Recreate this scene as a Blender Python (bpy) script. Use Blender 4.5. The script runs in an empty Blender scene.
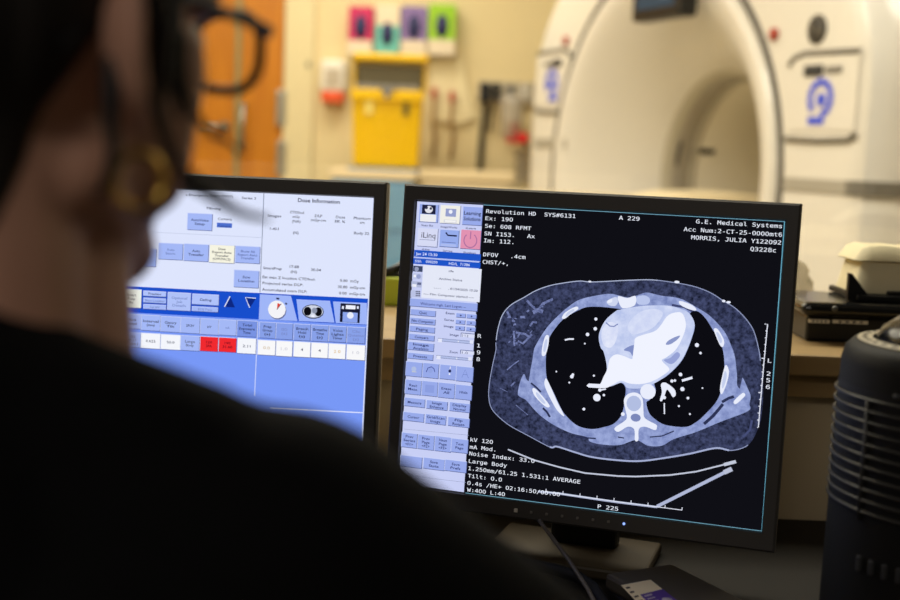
import bpy, bmesh, math, random
from mathutils import Vector, Matrix
random.seed(7)
scn = bpy.context.scene
COL = scn.collection
R = math.radians

# ------------------------------------------------------------------ camera
FPX = 1250.0
CAMZ = 1.15
PITCH, ROLL = R(7.0), R(2.3)
def rx(a): return Matrix(((1,0,0),(0,math.cos(a),-math.sin(a)),(0,math.sin(a),math.cos(a))))
def rzz(a): return Matrix(((math.cos(a),-math.sin(a),0),(math.sin(a),math.cos(a),0),(0,0,1)))
CM = rzz(ROLL) @ rx(PITCH)                     # level (x right, y down, z forward) -> camera
L2W = Matrix(((1,0,0),(0,0,1),(0,-1,0)))
CAM = Vector((0,0,CAMZ))
cam_data = bpy.data.cameras.new('camera')
cam = bpy.data.objects.new('camera', cam_data)
COL.objects.link(cam)
rot = L2W @ CM.transposed() @ Matrix(((1,0,0),(0,-1,0),(0,0,-1)))
cam.matrix_world = Matrix.Translation(CAM) @ rot.to_4x4()
cam_data.sensor_width = 36; cam_data.lens = FPX/900*36
cam_data.clip_start = 0.02; cam_data.clip_end = 60
cam_data.dof.use_dof = True
cam_data.dof.focus_distance = 1.27
cam_data.dof.aperture_fstop = 3.6
scn.camera = cam

def ray(x, y):
    return L2W @ (CM.transposed() @ Vector(((x-450)/FPX, (y-300)/FPX, 1)))
def W(x, y, Y):
    d = ray(x, y); return CAM + d*(Y/d.y)
def onz(x, y, z):
    d = ray(x, y); return CAM + d*((z-CAMZ)/d.z)
def onplane(x, y, p, n):
    d = ray(x, y); return CAM + d*(((p-CAM).dot(n))/d.dot(n))

# ------------------------------------------------------------------ materials
def lin(c):
    return tuple(((v/255)/12.92 if v/255 <= .04045 else ((v/255+.055)/1.055)**2.4) for v in c)
MATS = {}
def mat(name, col, rough=.5, metal=0, spec=.5, noise=0, nscale=30, bump=0, trans=0, ior=1.45, coat=0):
    if name in MATS: return MATS[name]
    m = bpy.data.materials.new(name); m.use_nodes = True
    nt = m.node_tree; b = nt.nodes['Principled BSDF']
    c = lin(col)+(1,)
    b.inputs['Base Color'].default_value = c
    b.inputs['Roughness'].default_value = rough
    b.inputs['Metallic'].default_value = metal
    b.inputs['Specular IOR Level'].default_value = spec
    b.inputs['Transmission Weight'].default_value = trans
    b.inputs['IOR'].default_value = ior
    b.inputs['Coat Weight'].default_value = coat
    tc = nt.nodes.new('ShaderNodeTexCoord')
    n = nt.nodes.new('ShaderNodeTexNoise'); n.inputs['Scale'].default_value = nscale
    n.inputs['Detail'].default_value = 4
    nt.links.new(tc.outputs['Object'], n.inputs['Vector'])
    amt = noise if noise else .03
    mx = nt.nodes.new('ShaderNodeMix'); mx.data_type = 'RGBA'
    mx.inputs['A'].default_value = tuple(v*(1-amt) for v in c[:3])+(1,)
    mx.inputs['B'].default_value = tuple(min(1,v*(1+amt)) for v in c[:3])+(1,)
    nt.links.new(n.outputs['Fac'], mx.inputs['Factor'])
    nt.links.new(mx.outputs['Result'], b.inputs['Base Color'])
    if bump:
        bp = nt.nodes.new('ShaderNodeBump'); bp.inputs['Strength'].default_value = bump
        bp.inputs['Distance'].default_value = .002
        nt.links.new(n.outputs['Fac'], bp.inputs['Height'])
        nt.links.new(bp.outputs['Normal'], b.inputs['Normal'])
    MATS[name] = m; return m
def wood(name, c1, c2, scale=6, rough=.4, axis='Z'):
    if name in MATS: return MATS[name]
    m = mat(name, c1, rough); nt = m.node_tree; b = nt.nodes['Principled BSDF']
    for l in list(b.inputs['Base Color'].links): nt.links.remove(l)
    tc = nt.nodes.new('ShaderNodeTexCoord'); mp = nt.nodes.new('ShaderNodeMapping')
    s = {'Z':(1,1,.06),'X':(.06,1,1)}[axis]
    mp.inputs['Scale'].default_value = s
    n = nt.nodes.new('ShaderNodeTexNoise'); n.inputs['Scale'].default_value = scale*8; n.inputs['Detail'].default_value = 6
    rp = nt.nodes.new('ShaderNodeValToRGB')
    rp.color_ramp.elements[0].color = lin(c1)+(1,); rp.color_ramp.elements[1].color = lin(c2)+(1,)
    rp.color_ramp.elements[0].position = .3; rp.color_ramp.elements[1].position = .7
    nt.links.new(tc.outputs['Object'], mp.inputs['Vector']); nt.links.new(mp.outputs['Vector'], n.inputs['Vector'])
    nt.links.new(n.outputs['Fac'], rp.inputs['Fac']); nt.links.new(rp.outputs['Color'], b.inputs['Base Color'])
    return m
def emis(col, strength=1.0):
    """A lit screen colour."""
    k = 'lit_%d_%d_%d_%g' % (*col, strength)
    if k in MATS: return MATS[k]
    m = bpy.data.materials.new(k); m.use_nodes = True
    nt = m.node_tree; nt.nodes.clear()
    e = nt.nodes.new('ShaderNodeEmission'); o = nt.nodes.new('ShaderNodeOutputMaterial')
    e.inputs['Color'].default_value = lin(col)+(1,); e.inputs['Strength'].default_value = strength
    nt.links.new(e.outputs['Emission'], o.inputs['Surface'])
    MATS[k] = m; return m
def emis_noise(name, c0, c1, scale, p0=.3, p1=.7, detail=6, strength=1.0):
    m = bpy.data.materials.new(name); m.use_nodes = True
    nt = m.node_tree; nt.nodes.clear()
    e = nt.nodes.new('ShaderNodeEmission'); o = nt.nodes.new('ShaderNodeOutputMaterial')
    tc = nt.nodes.new('ShaderNodeTexCoord'); n = nt.nodes.new('ShaderNodeTexNoise')
    n.inputs['Scale'].default_value = scale; n.inputs['Detail'].default_value = detail; n.inputs['Roughness'].default_value = .65
    rp = nt.nodes.new('ShaderNodeValToRGB')
    rp.color_ramp.elements[0].color = lin(c0)+(1,); rp.color_ramp.elements[1].color = lin(c1)+(1,)
    rp.color_ramp.elements[0].position = p0; rp.color_ramp.elements[1].position = p1
    nt.links.new(tc.outputs['Object'], n.inputs['Vector']); nt.links.new(n.outputs['Fac'], rp.inputs['Fac'])
    nt.links.new(rp.outputs['Color'], e.inputs['Color']); e.inputs['Strength'].default_value = strength
    nt.links.new(e.outputs['Emission'], o.inputs['Surface'])
    MATS[name] = m; return m
def glass_mat(name, tint=(1,1,1), refl=.06, rough=0.0, body=None, bodyfac=0):
    """Thin clear sheet: see-through with a weak mirror reflection."""
    m = bpy.data.materials.new(name); m.use_nodes = True
    nt = m.node_tree; nt.nodes.clear()
    o = nt.nodes.new('ShaderNodeOutputMaterial'); t = nt.nodes.new('ShaderNodeBsdfTransparent')
    g = nt.nodes.new('ShaderNodeBsdfGlossy'); g.inputs['Roughness'].default_value = rough
    t.inputs['Color'].default_value = tint+(1,)
    mx = nt.nodes.new('ShaderNodeMixShader'); mx.inputs[0].default_value = refl
    nt.links.new(t.outputs[0], mx.inputs[1]); nt.links.new(g.outputs[0], mx.inputs[2])
    last = mx
    if body:
        d = nt.nodes.new('ShaderNodeBsdfDiffuse'); d.inputs['Color'].default_value = lin(body)+(1,)
        m2 = nt.nodes.new('ShaderNodeMixShader'); m2.inputs[0].default_value = bodyfac
        nt.links.new(mx.outputs[0], m2.inputs[1]); nt.links.new(d.outputs[0], m2.inputs[2]); last = m2
    nt.links.new(last.outputs[0], o.inputs['Surface'])
    MATS[name] = m; return m

# ------------------------------------------------------------------ mesh builder (world coordinates)
class MB:
    def __init__(s): s.bm = bmesh.new(); s.mats = []; s.mi = 0
    def m(s, material):
        if material not in s.mats: s.mats.append(material)
        s.mi = s.mats.index(material); return s
    def _add(s, t, M=None):
        if M is not None: bmesh.ops.transform(t, matrix=M, verts=t.verts)
        mp = {}
        for v in t.verts: mp[v] = s.bm.verts.new(v.co)
        for f in t.faces:
            try:
                nf = s.bm.faces.new([mp[v] for v in f.verts]); nf.material_index = s.mi; nf.smooth = f.smooth
            except ValueError: pass
        t.free(); return s
    def box(s, c, size, M=None, bevel=0, seg=2):
        t = bmesh.new(); bmesh.ops.create_cube(t, size=1)
        bmesh.ops.transform(t, matrix=Matrix.Diagonal((*size,1)), verts=t.verts)
        if bevel: bmesh.ops.bevel(t, geom=t.edges[:], offset=bevel, segments=seg, affect='EDGES', profile=.5)
        bmesh.ops.translate(t, vec=Vector(c), verts=t.verts)
        return s._add(t, M)
    def tube(s, pts, r, seg=10, cap=True, M=None):
        pts = [Vector(p) for p in pts]; n = len(pts)
        rr = r if isinstance(r, (list, tuple)) else [r]*n
        t = bmesh.new(); rings = []; a0 = None
        for i, p in enumerate(pts):
            d = (pts[min(i+1,n-1)]-pts[max(i-1,0)]).normalized()
            if a0 is None:
                a0 = d.orthogonal().normalized()
            a0 = (a0 - d*a0.dot(d)).normalized(); b0 = d.cross(a0)
            rings.append([t.verts.new(p+rr[i]*(math.cos(2*math.pi*k/seg)*a0+math.sin(2*math.pi*k/seg)*b0)) for k in range(seg)])
        for i in range(n-1):
            for k in range(seg):
                f = t.faces.new((rings[i][k],rings[i][(k+1)%seg],rings[i+1][(k+1)%seg],rings[i+1][k])); f.smooth = True
        if cap:
            t.faces.new(list(reversed(rings[0]))); t.faces.new(rings[-1])
        return s._add(t, M)
    def lathe(s, prof, seg=32, M=None, close=True):
        """prof = [(r, z)], axis Z"""
        t = bmesh.new(); rings = []
        for r, z in prof:
            rings.append([t.verts.new((max(r,1e-5)*math.cos(2*math.pi*k/seg), max(r,1e-5)*math.sin(2*math.pi*k/seg), z)) for k in range(seg)])
        for i in range(len(prof)-1):
            for k in range(seg):
                f = t.faces.new((rings[i][k],rings[i][(k+1)%seg],rings[i+1][(k+1)%seg],rings[i+1][k])); f.smooth = True
        if close:
            t.faces.new(list(reversed(rings[0]))); t.faces.new(rings[-1])
        bmesh.ops.recalc_face_normals(t, faces=t.faces)
        return s._add(t, M)
    def ell(s, c, r, M=None, u=24, v=16):
        t = bmesh.new(); bmesh.ops.create_uvsphere(t, u_segments=u, v_segments=v, radius=1)
        bmesh.ops.transform(t, matrix=Matrix.Translation(Vector(c)) @ Matrix.Diagonal((*r,1)), verts=t.verts)
        for f in t.faces: f.smooth = True
        return s._add(t, M)
    def poly(s, pts):
        vs = [s.bm.verts.new(p) for p in pts]
        f = s.bm.faces.new(vs); f.material_index = s.mi; return s
    def prism(s, pts, vec, bevel=0):
        t = bmesh.new(); vs = [t.verts.new(p) for p in pts]
        f = t.faces.new(vs); e = bmesh.ops.extrude_face_region(t, geom=[f])
        bmesh.ops.translate(t, vec=Vector(vec), verts=[g for g in e['geom'] if isinstance(g, bmesh.types.BMVert)])
        bmesh.ops.recalc_face_normals(t, faces=t.faces)
        if bevel: bmesh.ops.bevel(t, geom=t.edges[:], offset=bevel, segments=2, affect='EDGES', profile=.5)
        return s._add(t)
    def sheet(s, grid, smooth=True, closed=False):
        vv = [[s.bm.verts.new(p) for p in row] for row in grid]
        for i in range(len(vv)-1):
            n = len(vv[i])
            for k in range(n if closed else n-1):
                f = s.bm.faces.new((vv[i][k], vv[i][(k+1)%n], vv[i+1][(k+1)%n], vv[i+1][k]))
                f.material_index = s.mi; f.smooth = smooth
        return s
WM = {}                                           # world matrix of every object
def place(o, M, parent=None):
    WM[o.name] = M
    COL.objects.link(o)
    if parent is not None:
        o.parent = parent; o.matrix_parent_inverse = Matrix.Identity(4)
        o.matrix_local = WM[parent.name].inverted() @ M
    else: o.matrix_local = M
    return o
def obj(name, mb, material=None, parent=None, M=None, label=None, recalc=False):
    """links the builder's content as ONE mesh; geometry given in world space, origin M (or the parent's)."""
    me = bpy.data.meshes.new(name)
    if recalc: bmesh.ops.recalc_face_normals(mb.bm, faces=mb.bm.faces)
    mb.bm.to_mesh(me); mb.bm.free()
    for x in (mb.mats or [material]): me.materials.append(x)
    o = bpy.data.objects.new(name, me)
    if M is None: M = WM[parent.name].copy() if parent is not None else Matrix.Identity(4)
    me.transform(M.inverted())
    place(o, M, parent)
    if label: o['label'] = label
    return o
def tag(o, label, cat, group=None):
    o['label'] = label; o['category'] = cat
    if group: o['group'] = group
    return o
def root(name, loc, label, cat, rz=0, group=None):
    o = bpy.data.objects.new(name, None); o.empty_display_size = .05
    place(o, Matrix.Translation(Vector(loc)) @ Matrix.Rotation(rz, 4, 'Z'))
    return tag(o, label, cat, group)
def struct(name, mb, material=None, parent=None):
    o = obj(name, mb, material, parent)
    if parent is None: o['kind'] = 'structure'
    return o

# ------------------------------------------------------------------ common materials
M_cream = mat('cream_wall_paint', (226,208,162), .7, noise=.03, nscale=3)
M_part = mat('beige_partition_paint', (196,180,150), .75, noise=.04, nscale=8)
M_ceil = mat('ceiling_tile', (232,226,210), .85)
M_floor = mat('grey_vinyl_floor', (150,142,128), .4, noise=.08, nscale=5)
M_frame = mat('pale_door_frame', (222,208,165), .45)
M_door = wood('orange_oak_veneer', (178,106,12), (198,126,22), 5, .35)
M_ledge = wood('pale_oak_ledge', (150,124,84), (168,142,98), 4, .45, 'X')
M_desk = mat('dark_desk_laminate', (27,24,21), .6, spec=.25, noise=.12, nscale=40)
M_black = mat('black_plastic', (20,20,21), .38, noise=.05)
M_blackmatt = mat('matt_black_plastic', (17,17,18), .6)
M_bezel = mat('monitor_black_plastic', (74,71,69), .5, noise=.05, nscale=200)
M_housing = mat('taupe_monitor_housing', (176,164,144), .5)
M_base = mat('taupe_stand_base', (64,54,39), .55)
M_metal = mat('brushed_steel', (170,168,160), .35, 1)
M_white = mat('white_plastic', (232,226,214), .4)
M_gantry = mat('ivory_gantry_cover', (228,223,214), .3, coat=.3)
M_groove = mat('warm_grey_groove', (120,114,104), .5)
M_grey = mat('mid_grey_plastic', (128,124,118), .5)
M_dark = mat('dark_grey_plastic', (52,52,54), .5)

# ================================================================== SETTING
GLASS_Y = 1.83
BACK = 6.2
floor = MB().m(M_floor); floor.box((0.4,2.5,-.05), (6.6,7.8,.1)); struct('floor', floor)
b = MB().m(M_ceil); b.box((.4,4.05,2.75), (6.6,4.5,.1)); struct('ceiling', b)
b = MB().m(M_cream); b.box((3.55,4.05,1.35), (.1,4.3,2.7)); struct('wall_right', b)
# partition with the viewing window
b = MB().m(M_part)
b.box((0,1.66,.45), (7,.36,.90)); b.box((0,1.70,2.47), (7,.28,.46))
b.box((-2.6,1.70,1.57), (1.8,.28,1.34)); b.box((2.6,1.70,1.57), (1.8,.28,1.34))
struct('wall_front', b)
b = MB().m(M_ledge); b.box((0,1.64,.9125), (3.4,.40,.025), bevel=.003); b.box((0,1.47,.886), (3.4,.02,.028)); struct('trim_1', b)
win = MB().m(M_frame)
for x in (-1.68,1.68): win.box((x,GLASS_Y,1.57), (.04,.05,1.30))
win.box((0,GLASS_Y,2.22), (3.32,.05,.04)); win.box((0,GLASS_Y+.002,.932), (3.32,.018,.014))
wobj = struct('window_1', win)
g = MB().m(glass_mat('lead_glass', (.97,.98,.95), .035)); g.box((0,GLASS_Y,1.57), (3.32,.008,1.27)); obj('pane', g, None, wobj)
# double door (one wide, one narrow leaf) in the back wall
def bx_(x): return W(x,150,BACK).x
xR, xM, xL, xF = bx_(283), bx_(236), bx_(236)-1.0, bx_(312)
b = MB().m(M_cream)
b.box(((xR+3.6)/2,BACK+.05,1.35), (3.6-xR,.1,2.7)); b.box(((-2.7+xL)/2,BACK+.05,1.35), (xL+2.7,.1,2.7)); b.box(((xL+xR)/2,BACK+.05,2.42), (xR-xL,.1,.56))
struct('wall_back', b)
b = MB().m(M_cream); b.box((-2.75,(1.84+BACK)/2,1.35), (.1,BACK-1.84,2.7)); struct('wall_left', b)
d = MB().m(M_frame)
d.box(((xR+xF)/2,BACK-.012,1.07), (xF-xR,.03,2.14)); d.box((xL-.05,BACK-.012,1.07), (.10,.03,2.14)); d.box(((xL-.1+xF)/2,BACK-.012,2.17), (xF-xL+.1,.03,.07))
dobj = struct('door_1', d)
lf = MB().m(M_door); lf.box(((xR+xM)/2,BACK+.02,1.06), (xR-xM-.012,.044,2.1), bevel=.003); lo = obj('door_leaf', lf, None, dobj)
lf2 = MB().m(M_door); lf2.box(((xM+xL)/2,BACK+.02,1.06), (xM-xL-.012,.044,2.1), bevel=.003); lo2 = obj('door_leaf', lf2, None, dobj)
st = MB().m(mat('grey_green_door_edge', (150,140,96), .4, .3)); st.box((xM+.004,BACK-.008,1.06), (.026,.014,2.1), bevel=.003); obj('meeting_strip', st, None, dobj)
h = MB().m(M_metal); p1, p2 = W(242.5,104,BACK-.06), W(241.5,146,BACK-.06)
h.tube([p1+Vector((0,.06,0)),p1,p2,p2+Vector((0,.06,0))], .013); obj('pull_handle', h, None, lo)
h = MB().m(M_metal); p1 = W(222,127,BACK-.05)
h.lathe([(.03,0),(.03,.01),(.012,.012),(.012,.05)], 20, Matrix.Translation(p1+Vector((0,.05,0)))@Matrix.Rotation(math.pi/2,4,'X')); h.tube([p1,p1+Vector((-.11,0,0))], .011); obj('lever_handle', h, None, lo2)
for yy in (108,158):
    h = MB().m(M_metal); p1 = W(282,yy,BACK); h.box((p1.x,BACK-.012,p1.z), (.05,.034,.17), bevel=.004); obj('hinge', h, None, lo)
# ================================================================== THINGS ON THE BACK WALL
YW = BACK
def wall_rect(x0,y0,x1,y1,Y=YW):
    a = W(x0,y0,Y); c = W(x1,y1,Y); return (a+c)/2, abs(c.x-a.x), abs(a.z-c.z)
sw = MB().m(M_grey); c,w_,h_ = wall_rect(305,54,313,76); sw.box((c.x,YW-.012,c.z), (w_,.02,h_), bevel=.004)
sw.m(M_dark); sw.box((c.x,YW-.026,c.z), (.015,.014,.03), bevel=.003)
tag(obj('light_switch', sw, M=Matrix.Translation(c)), 'small grey switch plate on the cream wall beside the wooden doors', 'switch')
# hand sanitizer dispenser
c,w_,h_ = wall_rect(322,60,347,104)
r_ = root('sanitizer_dispenser', (c.x,YW,c.z-h_/2), 'white wall-mounted sanitizer dispenser with an orange-red bottom', 'dispenser')
m_ = MB().m(M_white); m_.box((c.x,YW-.05,c.z+h_*.12), (w_*.95,.10,h_*.74), bevel=.02); m_.m(mat('dispenser_window', (190,178,160), .3)); m_.box((c.x,YW-.101,c.z+h_*.08), (w_*.55,.006,h_*.4), bevel=.002); obj('cover', m_, None, r_)
m_ = MB().m(mat('orange_red_plastic', (232,92,48), .4)); m_.box((c.x,YW-.05,c.z-h_*.34), (w_*.86,.09,h_*.32), bevel=.015); obj('drip_tray', m_, None, r_)
# glove boxes
specs = [('magenta', 'magenta glove box with a white foot on the back wall', (350,8,374,57), (196,40,98), .70, True),
         ('teal', 'white-topped teal glove box between the magenta and purple ones', (377,6,400,57), (110,192,182), .42, False),
         ('purple', 'purple glove box with a white foot, left of the lime green one', (402,8,427,57), (132,110,168), .70, True),
         ('lime', 'lime green glove box on the back wall beside the purple one', (429,6,455,57), (150,200,40), .70, True)]
M_boxwhite = mat('white_card', (228,214,190), .7)
M_oval = mat('dark_blue_film', (40,44,92), .4)
for nm, lab, (x0,y0,x1,y1), colr, frac, coltop in specs:
    c,w_,h_ = wall_rect(x0,y0,x1,y1)
    w_ *= .94
    r_ = root('glove_box', (c.x,YW,c.z-h_/2), lab, 'glove box', group='glove boxes on the back wall')
    mc = mat('card_'+nm, colr, .55); top, bot = (mc, M_boxwhite) if coltop else (M_boxwhite, mc)
    hb = h_*(1-frac)
    m_ = MB().m(bot); m_.box((c.x,YW-.05,c.z-h_/2+hb/2), (w_,.10,hb)); m_.m(top); m_.box((c.x,YW-.05,c.z+hb/2), (w_,.10,h_-hb)); obj('carton', m_, None, r_)
    m_ = MB().m(M_oval); zc = c.z+(.018 if coltop else -.02)
    m_.lathe([(.001,-.002),(1,-.002),(1,.002),(.001,.002)], 28, Matrix.Translation((c.x,YW-.101,zc))@Matrix.Diagonal((.030,1,.056,1))@Matrix.Rotation(math.pi/2,4,'X')); obj('glove_slot', m_, None, r_)
# pale cover hanging on the wall
m_ = MB().m(mat('pale_cover_cloth', (236,222,180), .8, noise=.05, nscale=12))
pts = [(430,59),(462,57),(468,88),(475,118),(460,125),(443,122),(431,121)]
m_.prism([W(x,y,YW-.006) for x,y in pts], (0,-.018,0), bevel=.004)
tag(obj('hanging_cover', m_, M=Matrix.Translation(W(450,58,YW))), 'pale cream cloth hanging on the wall right of the yellow bin', 'cloth')
for xx,dz in ((434,0),(452,4)):
    m_ = MB().m(mat('brown_tubing', (176,140,92), .4))
    m_.tube([W(xx,92+dz,YW-.042),W(xx-.6,126,YW-.042),W(xx+1,136,YW-.008),W(xx-1,158,YW-.008)], .009)
    m_.m(mat('red_cap', (190,70,50), .5)); m_.box(W(xx,93+dz,YW-.042), (.024,.024,.055), bevel=.004)
    tag(obj('tubing', m_, M=Matrix.Translation(W(xx,92,YW))), 'thin brown tube with red end hanging %s the pale cloth' % ('at the left edge of' if xx<440 else 'in the middle of'), 'tube')
# outlet rail, plug, cable
rail = root('outlet_panel', W(497,106,YW), 'grey outlet panel on the back wall left of the scanner', 'outlet panel')
c,w_,h_ = wall_rect(478,81,534,104)
m_ = MB().m(mat('grey_outlet_panel', (176,166,146), .5)); m_.box((c.x,YW-.02,c.z), (w_,.04,h_), bevel=.006); obj('panel', m_, None, rail)
for i,xx in enumerate((511,525)):
    p = W(xx,92,YW-.04); m_ = MB().m(M_white if i%2 else M_grey); m_.box((p.x,YW-.043,p.z), (.034,.008,.07), bevel=.003); m_.m(M_dark)
    for zz in (-.018,.018): m_.box((p.x,YW-.049,p.z+zz), (.012,.006,.014))
    obj('socket', m_, None, rail)
m_ = MB().m(M_blackmatt); p = W(496,91,YW-.05); m_.box((p.x,YW-.0655,p.z), (.036,.05,.075), bevel=.008)
m_.tube([p+Vector((0,-.07,-.03)), W(495,104,YW-.10), W(491,114,YW-.06), W(490,130,YW-.02)], .007)
tag(obj('power_plug', m_, M=Matrix.Translation(p)), 'black power plug in the grey outlet panel', 'plug')
m_ = MB().m(M_blackmatt); m_.tube([W(485,86,YW-.062),W(486,100,YW-.06),W(482.5,130,YW-.02),W(481,150,YW-.016),W(480,170,YW-.016)], .014)
m_.box(W(485,92,YW-.0615), (.05,.042,.09), bevel=.008)
tag(obj('power_cable', m_, M=Matrix.Translation(W(482,130,YW))), 'thick black cable hanging down from the grey outlet panel', 'cable')
# suction canister
M_clear = glass_mat('clear_plastic', (.95,.95,.93), .08, .12, (214,206,196), .45)
pc = W(511,124,YW-.14)
r_ = root('suction_canister', W(511,142,YW-.14), 'clear suction canister with a bright red fitting beside the scanner', 'canister')
m_ = MB().m(M_clear); m_.lathe([(.001,-.11),(.046,-.11),(.056,.06),(.058,.07),(.050,.09),(.001,.10)], 24, Matrix.Translation(pc+Vector((0,0,.04)))); obj('jar', m_, None, r_)
m_ = MB().m(mat('signal_red', (214,30,34), .4)); pr = W(517,138,YW-.14); m_.box(pr, (.11,.07,.05), bevel=.012); m_.tube([pr+Vector((-.02,0,0)), pr+Vector((-.01,-.01,.07))], .014); obj('red_fitting', m_, None, r_)
m_ = MB().m(M_white); m_.box((pc.x,YW-.05,pc.z+.03), (.05,.10,.03), bevel=.004); obj('bracket', m_, None, r_)
m_ = MB().m(mat('grey_hose', (150,138,124), .5))
hp = [W(524,142,YW-.12)]
for k in range(26): 
    a = k*.9; hp.append(W(522+7*math.cos(a), 150+k*1.3, YW-.12-.02*math.sin(a)))
m_.tube(hp, .008, 8); obj('hose', m_, None, r_)
# carts below
CARTY = 5.75
def cart(x0, x1, ytop, mtop, mbody, lab, name, dep=.5, floor_=True):
    a = W(x0,ytop,CARTY); c = W(x1,ytop,CARTY); zt = a.z; cx = (a.x+c.x)/2; w_ = c.x-a.x
    r_ = root(name, (cx,CARTY,0), lab, 'cabinet')
    m_ = MB().m(mtop); m_.box((cx,CARTY+dep/2-.19,zt-.02), (w_,dep-.06,.04), bevel=.006); obj('worktop', m_, None, r_)
    m_ = MB().m(mbody); m_.box((cx,CARTY+dep/2-.19,(zt-.04)/2+.04), (w_-.03,dep-.09,zt-.12)); 
    obj('body', m_, None, r_)
    for k in range(4):
        m_ = MB().m(mbody); hz = (zt-.14)/4; zc = .09+hz*(k+.5); m_.box((cx,CARTY-.15,zc), (w_-.05,.02,hz-.012), bevel=.004); dr = obj('drawer', m_, None, r_)
        m_ = MB().m(M_metal); m_.box((cx,CARTY-.166,zc+.06), (w_*.3,.014,.015), bevel=.003); obj('handle', m_, None, dr)
    for xx in (-1,1):
        for yy in (CARTY-.10,CARTY+dep-.29):
            m_ = MB().m(M_dark); m_.box((cx+xx*(w_/2-.06),yy,.02), (.05,.05,.04), bevel=.008); obj('foot', m_, None, r_)
    return zt, cx
zt, cx = cart(332,418,168, mat('ivory_worktop', (232,212,172), .4), mat('pale_blue_laminate', (112,160,198), .45), 'pale blue drawer cabinet with ivory top under the yellow bin', 'drawer_cabinet')
cart(420,513,169, mat('ivory_worktop', (232,212,172)), mat('cream_laminate', (214,196,160), .5), 'cream cabinet beside the pale blue one, below the hanging cable', 'base_cabinet')
# yellow clinical waste bin
BY = 5.76
a = W(352,163,BY); c = W(421,163,BY); tl = W(349,100,BY-.1)
zb = zt+.012; bw = c.x-a.x; bx = (a.x+c.x)/2
m_ = MB().m(mat('blue_mat', (110,140,180), .6)); m_.box((bx-.004,BY,zt+.005), (bw+.01,.28,.01), bevel=.003)
tag(obj('blue_mat', m_, M=Matrix.Translation((bx,BY,zt))), 'flat blue mat under the yellow bin', 'mat')
zr = W(386,92,BY).z; ztop = W(386,60,BY).z
r_ = root('waste_bin', (bx,BY,zb), 'yellow clinical waste bin with a grey opening on the cabinet', 'bin')
M_yel = mat('yellow_plastic', (236,190,0), .35)
def frus(m_, x0,x1,z0,z1,wb,wt,db,dt):
    P = [[(bx-wb/2,BY-db/2,z0),(bx+wb/2,BY-db/2,z0),(bx+wb/2,BY+db/2,z0),(bx-wb/2,BY+db/2,z0)],[(bx-wt/2,BY-dt/2,z1),(bx+wt/2,BY-dt/2,z1),(bx+wt/2,BY+dt/2,z1),(bx-wt/2,BY+dt/2,z1)]]
    t = bmesh.new(); v0=[t.verts.new(p) for p in P[0]]; v1=[t.verts.new(p) for p in P[1]]
    t.faces.new(v0[::-1]); t.faces.new(v1)
    for k in range(4): t.faces.new((v0[k],v0[(k+1)%4],v1[(k+1)%4],v1[k]))
    bmesh.ops.bevel(t, geom=t.edges[:], offset=.012, segments=3, affect='EDGES', profile=.5)
    m_._add(t)
m_ = MB().m(M_yel); frus(m_,0,0,zb,zr,bw*.92,bw,.20,.24); m_.box((bx,BY-.125,zr-.02), (bw*1.03,.02,.05), bevel=.006); obj('bucket', m_, None, r_)
m_ = MB().m(mat('grey_opening', (104,96,72), .6)); m_.box((bx+.005,BY+.02,(zr+ztop)/2-.015), (bw*.99,.17,ztop-zr-.02), bevel=.02)
m_.m(M_grey); m_.prism([(bx-.035,BY-.068,zr+.02),(bx+.035,BY-.068,zr+.02),(bx,BY-.068,zr-.04)], (0,-.075,0))
m_.box((bx,BY-.10,zr+.012), (bw*.9,.03,.03), bevel=.008); obj('chute', m_, None, r_)
m_ = MB().m(M_yel); m_.box((bx+.01,BY+.01,ztop+.005), (bw*1.06,.25,.035), bevel=.012)
for s_ in (-1,1): m_.box((bx+.005+s_*bw*.5,BY+.02,(zr+ztop)/2), (.010,.2,ztop-zr), bevel=.003)
obj('lid', m_, None, r_)
m_ = MB().m(mat('pale_yellow_label', (240,220,120), .5)); p = W(371,107,BY); m_.box((p.x,BY-.119,p.z), (.035,.006,.07)); obj('label_strip', m_, None, r_)
m_ = MB().m(mat('olive_label', (110,96,30), .5)); p = W(407,110,BY); m_.box((p.x,BY-.119,p.z), (.028,.006,.06)); obj('warning_mark', m_, None, r_)

# ================================================================== CT GANTRY
gaz = R(68.57); GC = Vector((.6907,4.5,1.0622))
gt = Vector((math.cos(gaz),-math.sin(gaz),0)); gn = Vector((-math.sin(gaz),-math.cos(gaz),0)); gu = Vector((0,0,1))
def G(u,v,d=0): return GC+gt*u+gu*v+gn*d
GMX = Matrix(((gt.x,gu.x,gn.x,GC.x),(gt.y,gu.y,gn.y,GC.y),(gt.z,gu.z,gn.z,GC.z),(0,0,0,1)))   # local x=u y=v z=d
gr = root('ct_scanner', (GC.x,GC.y,0), 'large ivory CT scanner gantry with a round bore behind the monitors', 'scanner')
UR, UL, VT, VB, CRT, CRB = 1.16, 1.06, .88, -1.0, .58, .12
def outline(n=160, inset=0):
    out = []
    ur0, ul0, vt, vb, ct, cb = UR-inset, UL-inset, VT-inset, VB+inset, max(.02,CRT-inset*.6), max(.02,CRB-inset*.6)
    for k in range(n):
        a = 2*math.pi*k/n; dx, dy = math.cos(a), math.sin(a)
        lo, hi = 0, 3
        for _ in range(40):
            mid = (lo+hi)/2; x, y = dx*mid, dy*mid
            c_ = ct if y > 0 else cb; ur = ur0 if x > 0 else ul0
            lim = vt if y > 0 else -vb
            ax, ay = abs(x), abs(y); inside = ax <= ur and ay <= lim
            if inside and ax > ur-c_ and ay > lim-c_: inside = (ax-ur+c_)**2+(ay-lim+c_)**2 <= c_*c_
            if inside: lo = mid
            else: hi = mid
        out.append((dx*lo, dy*lo))
    return out
N = 160
rings = [[(.795*math.cos(2*math.pi*k/N), .795*math.sin(2*math.pi*k/N), 0) for k in range(N)]]
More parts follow.
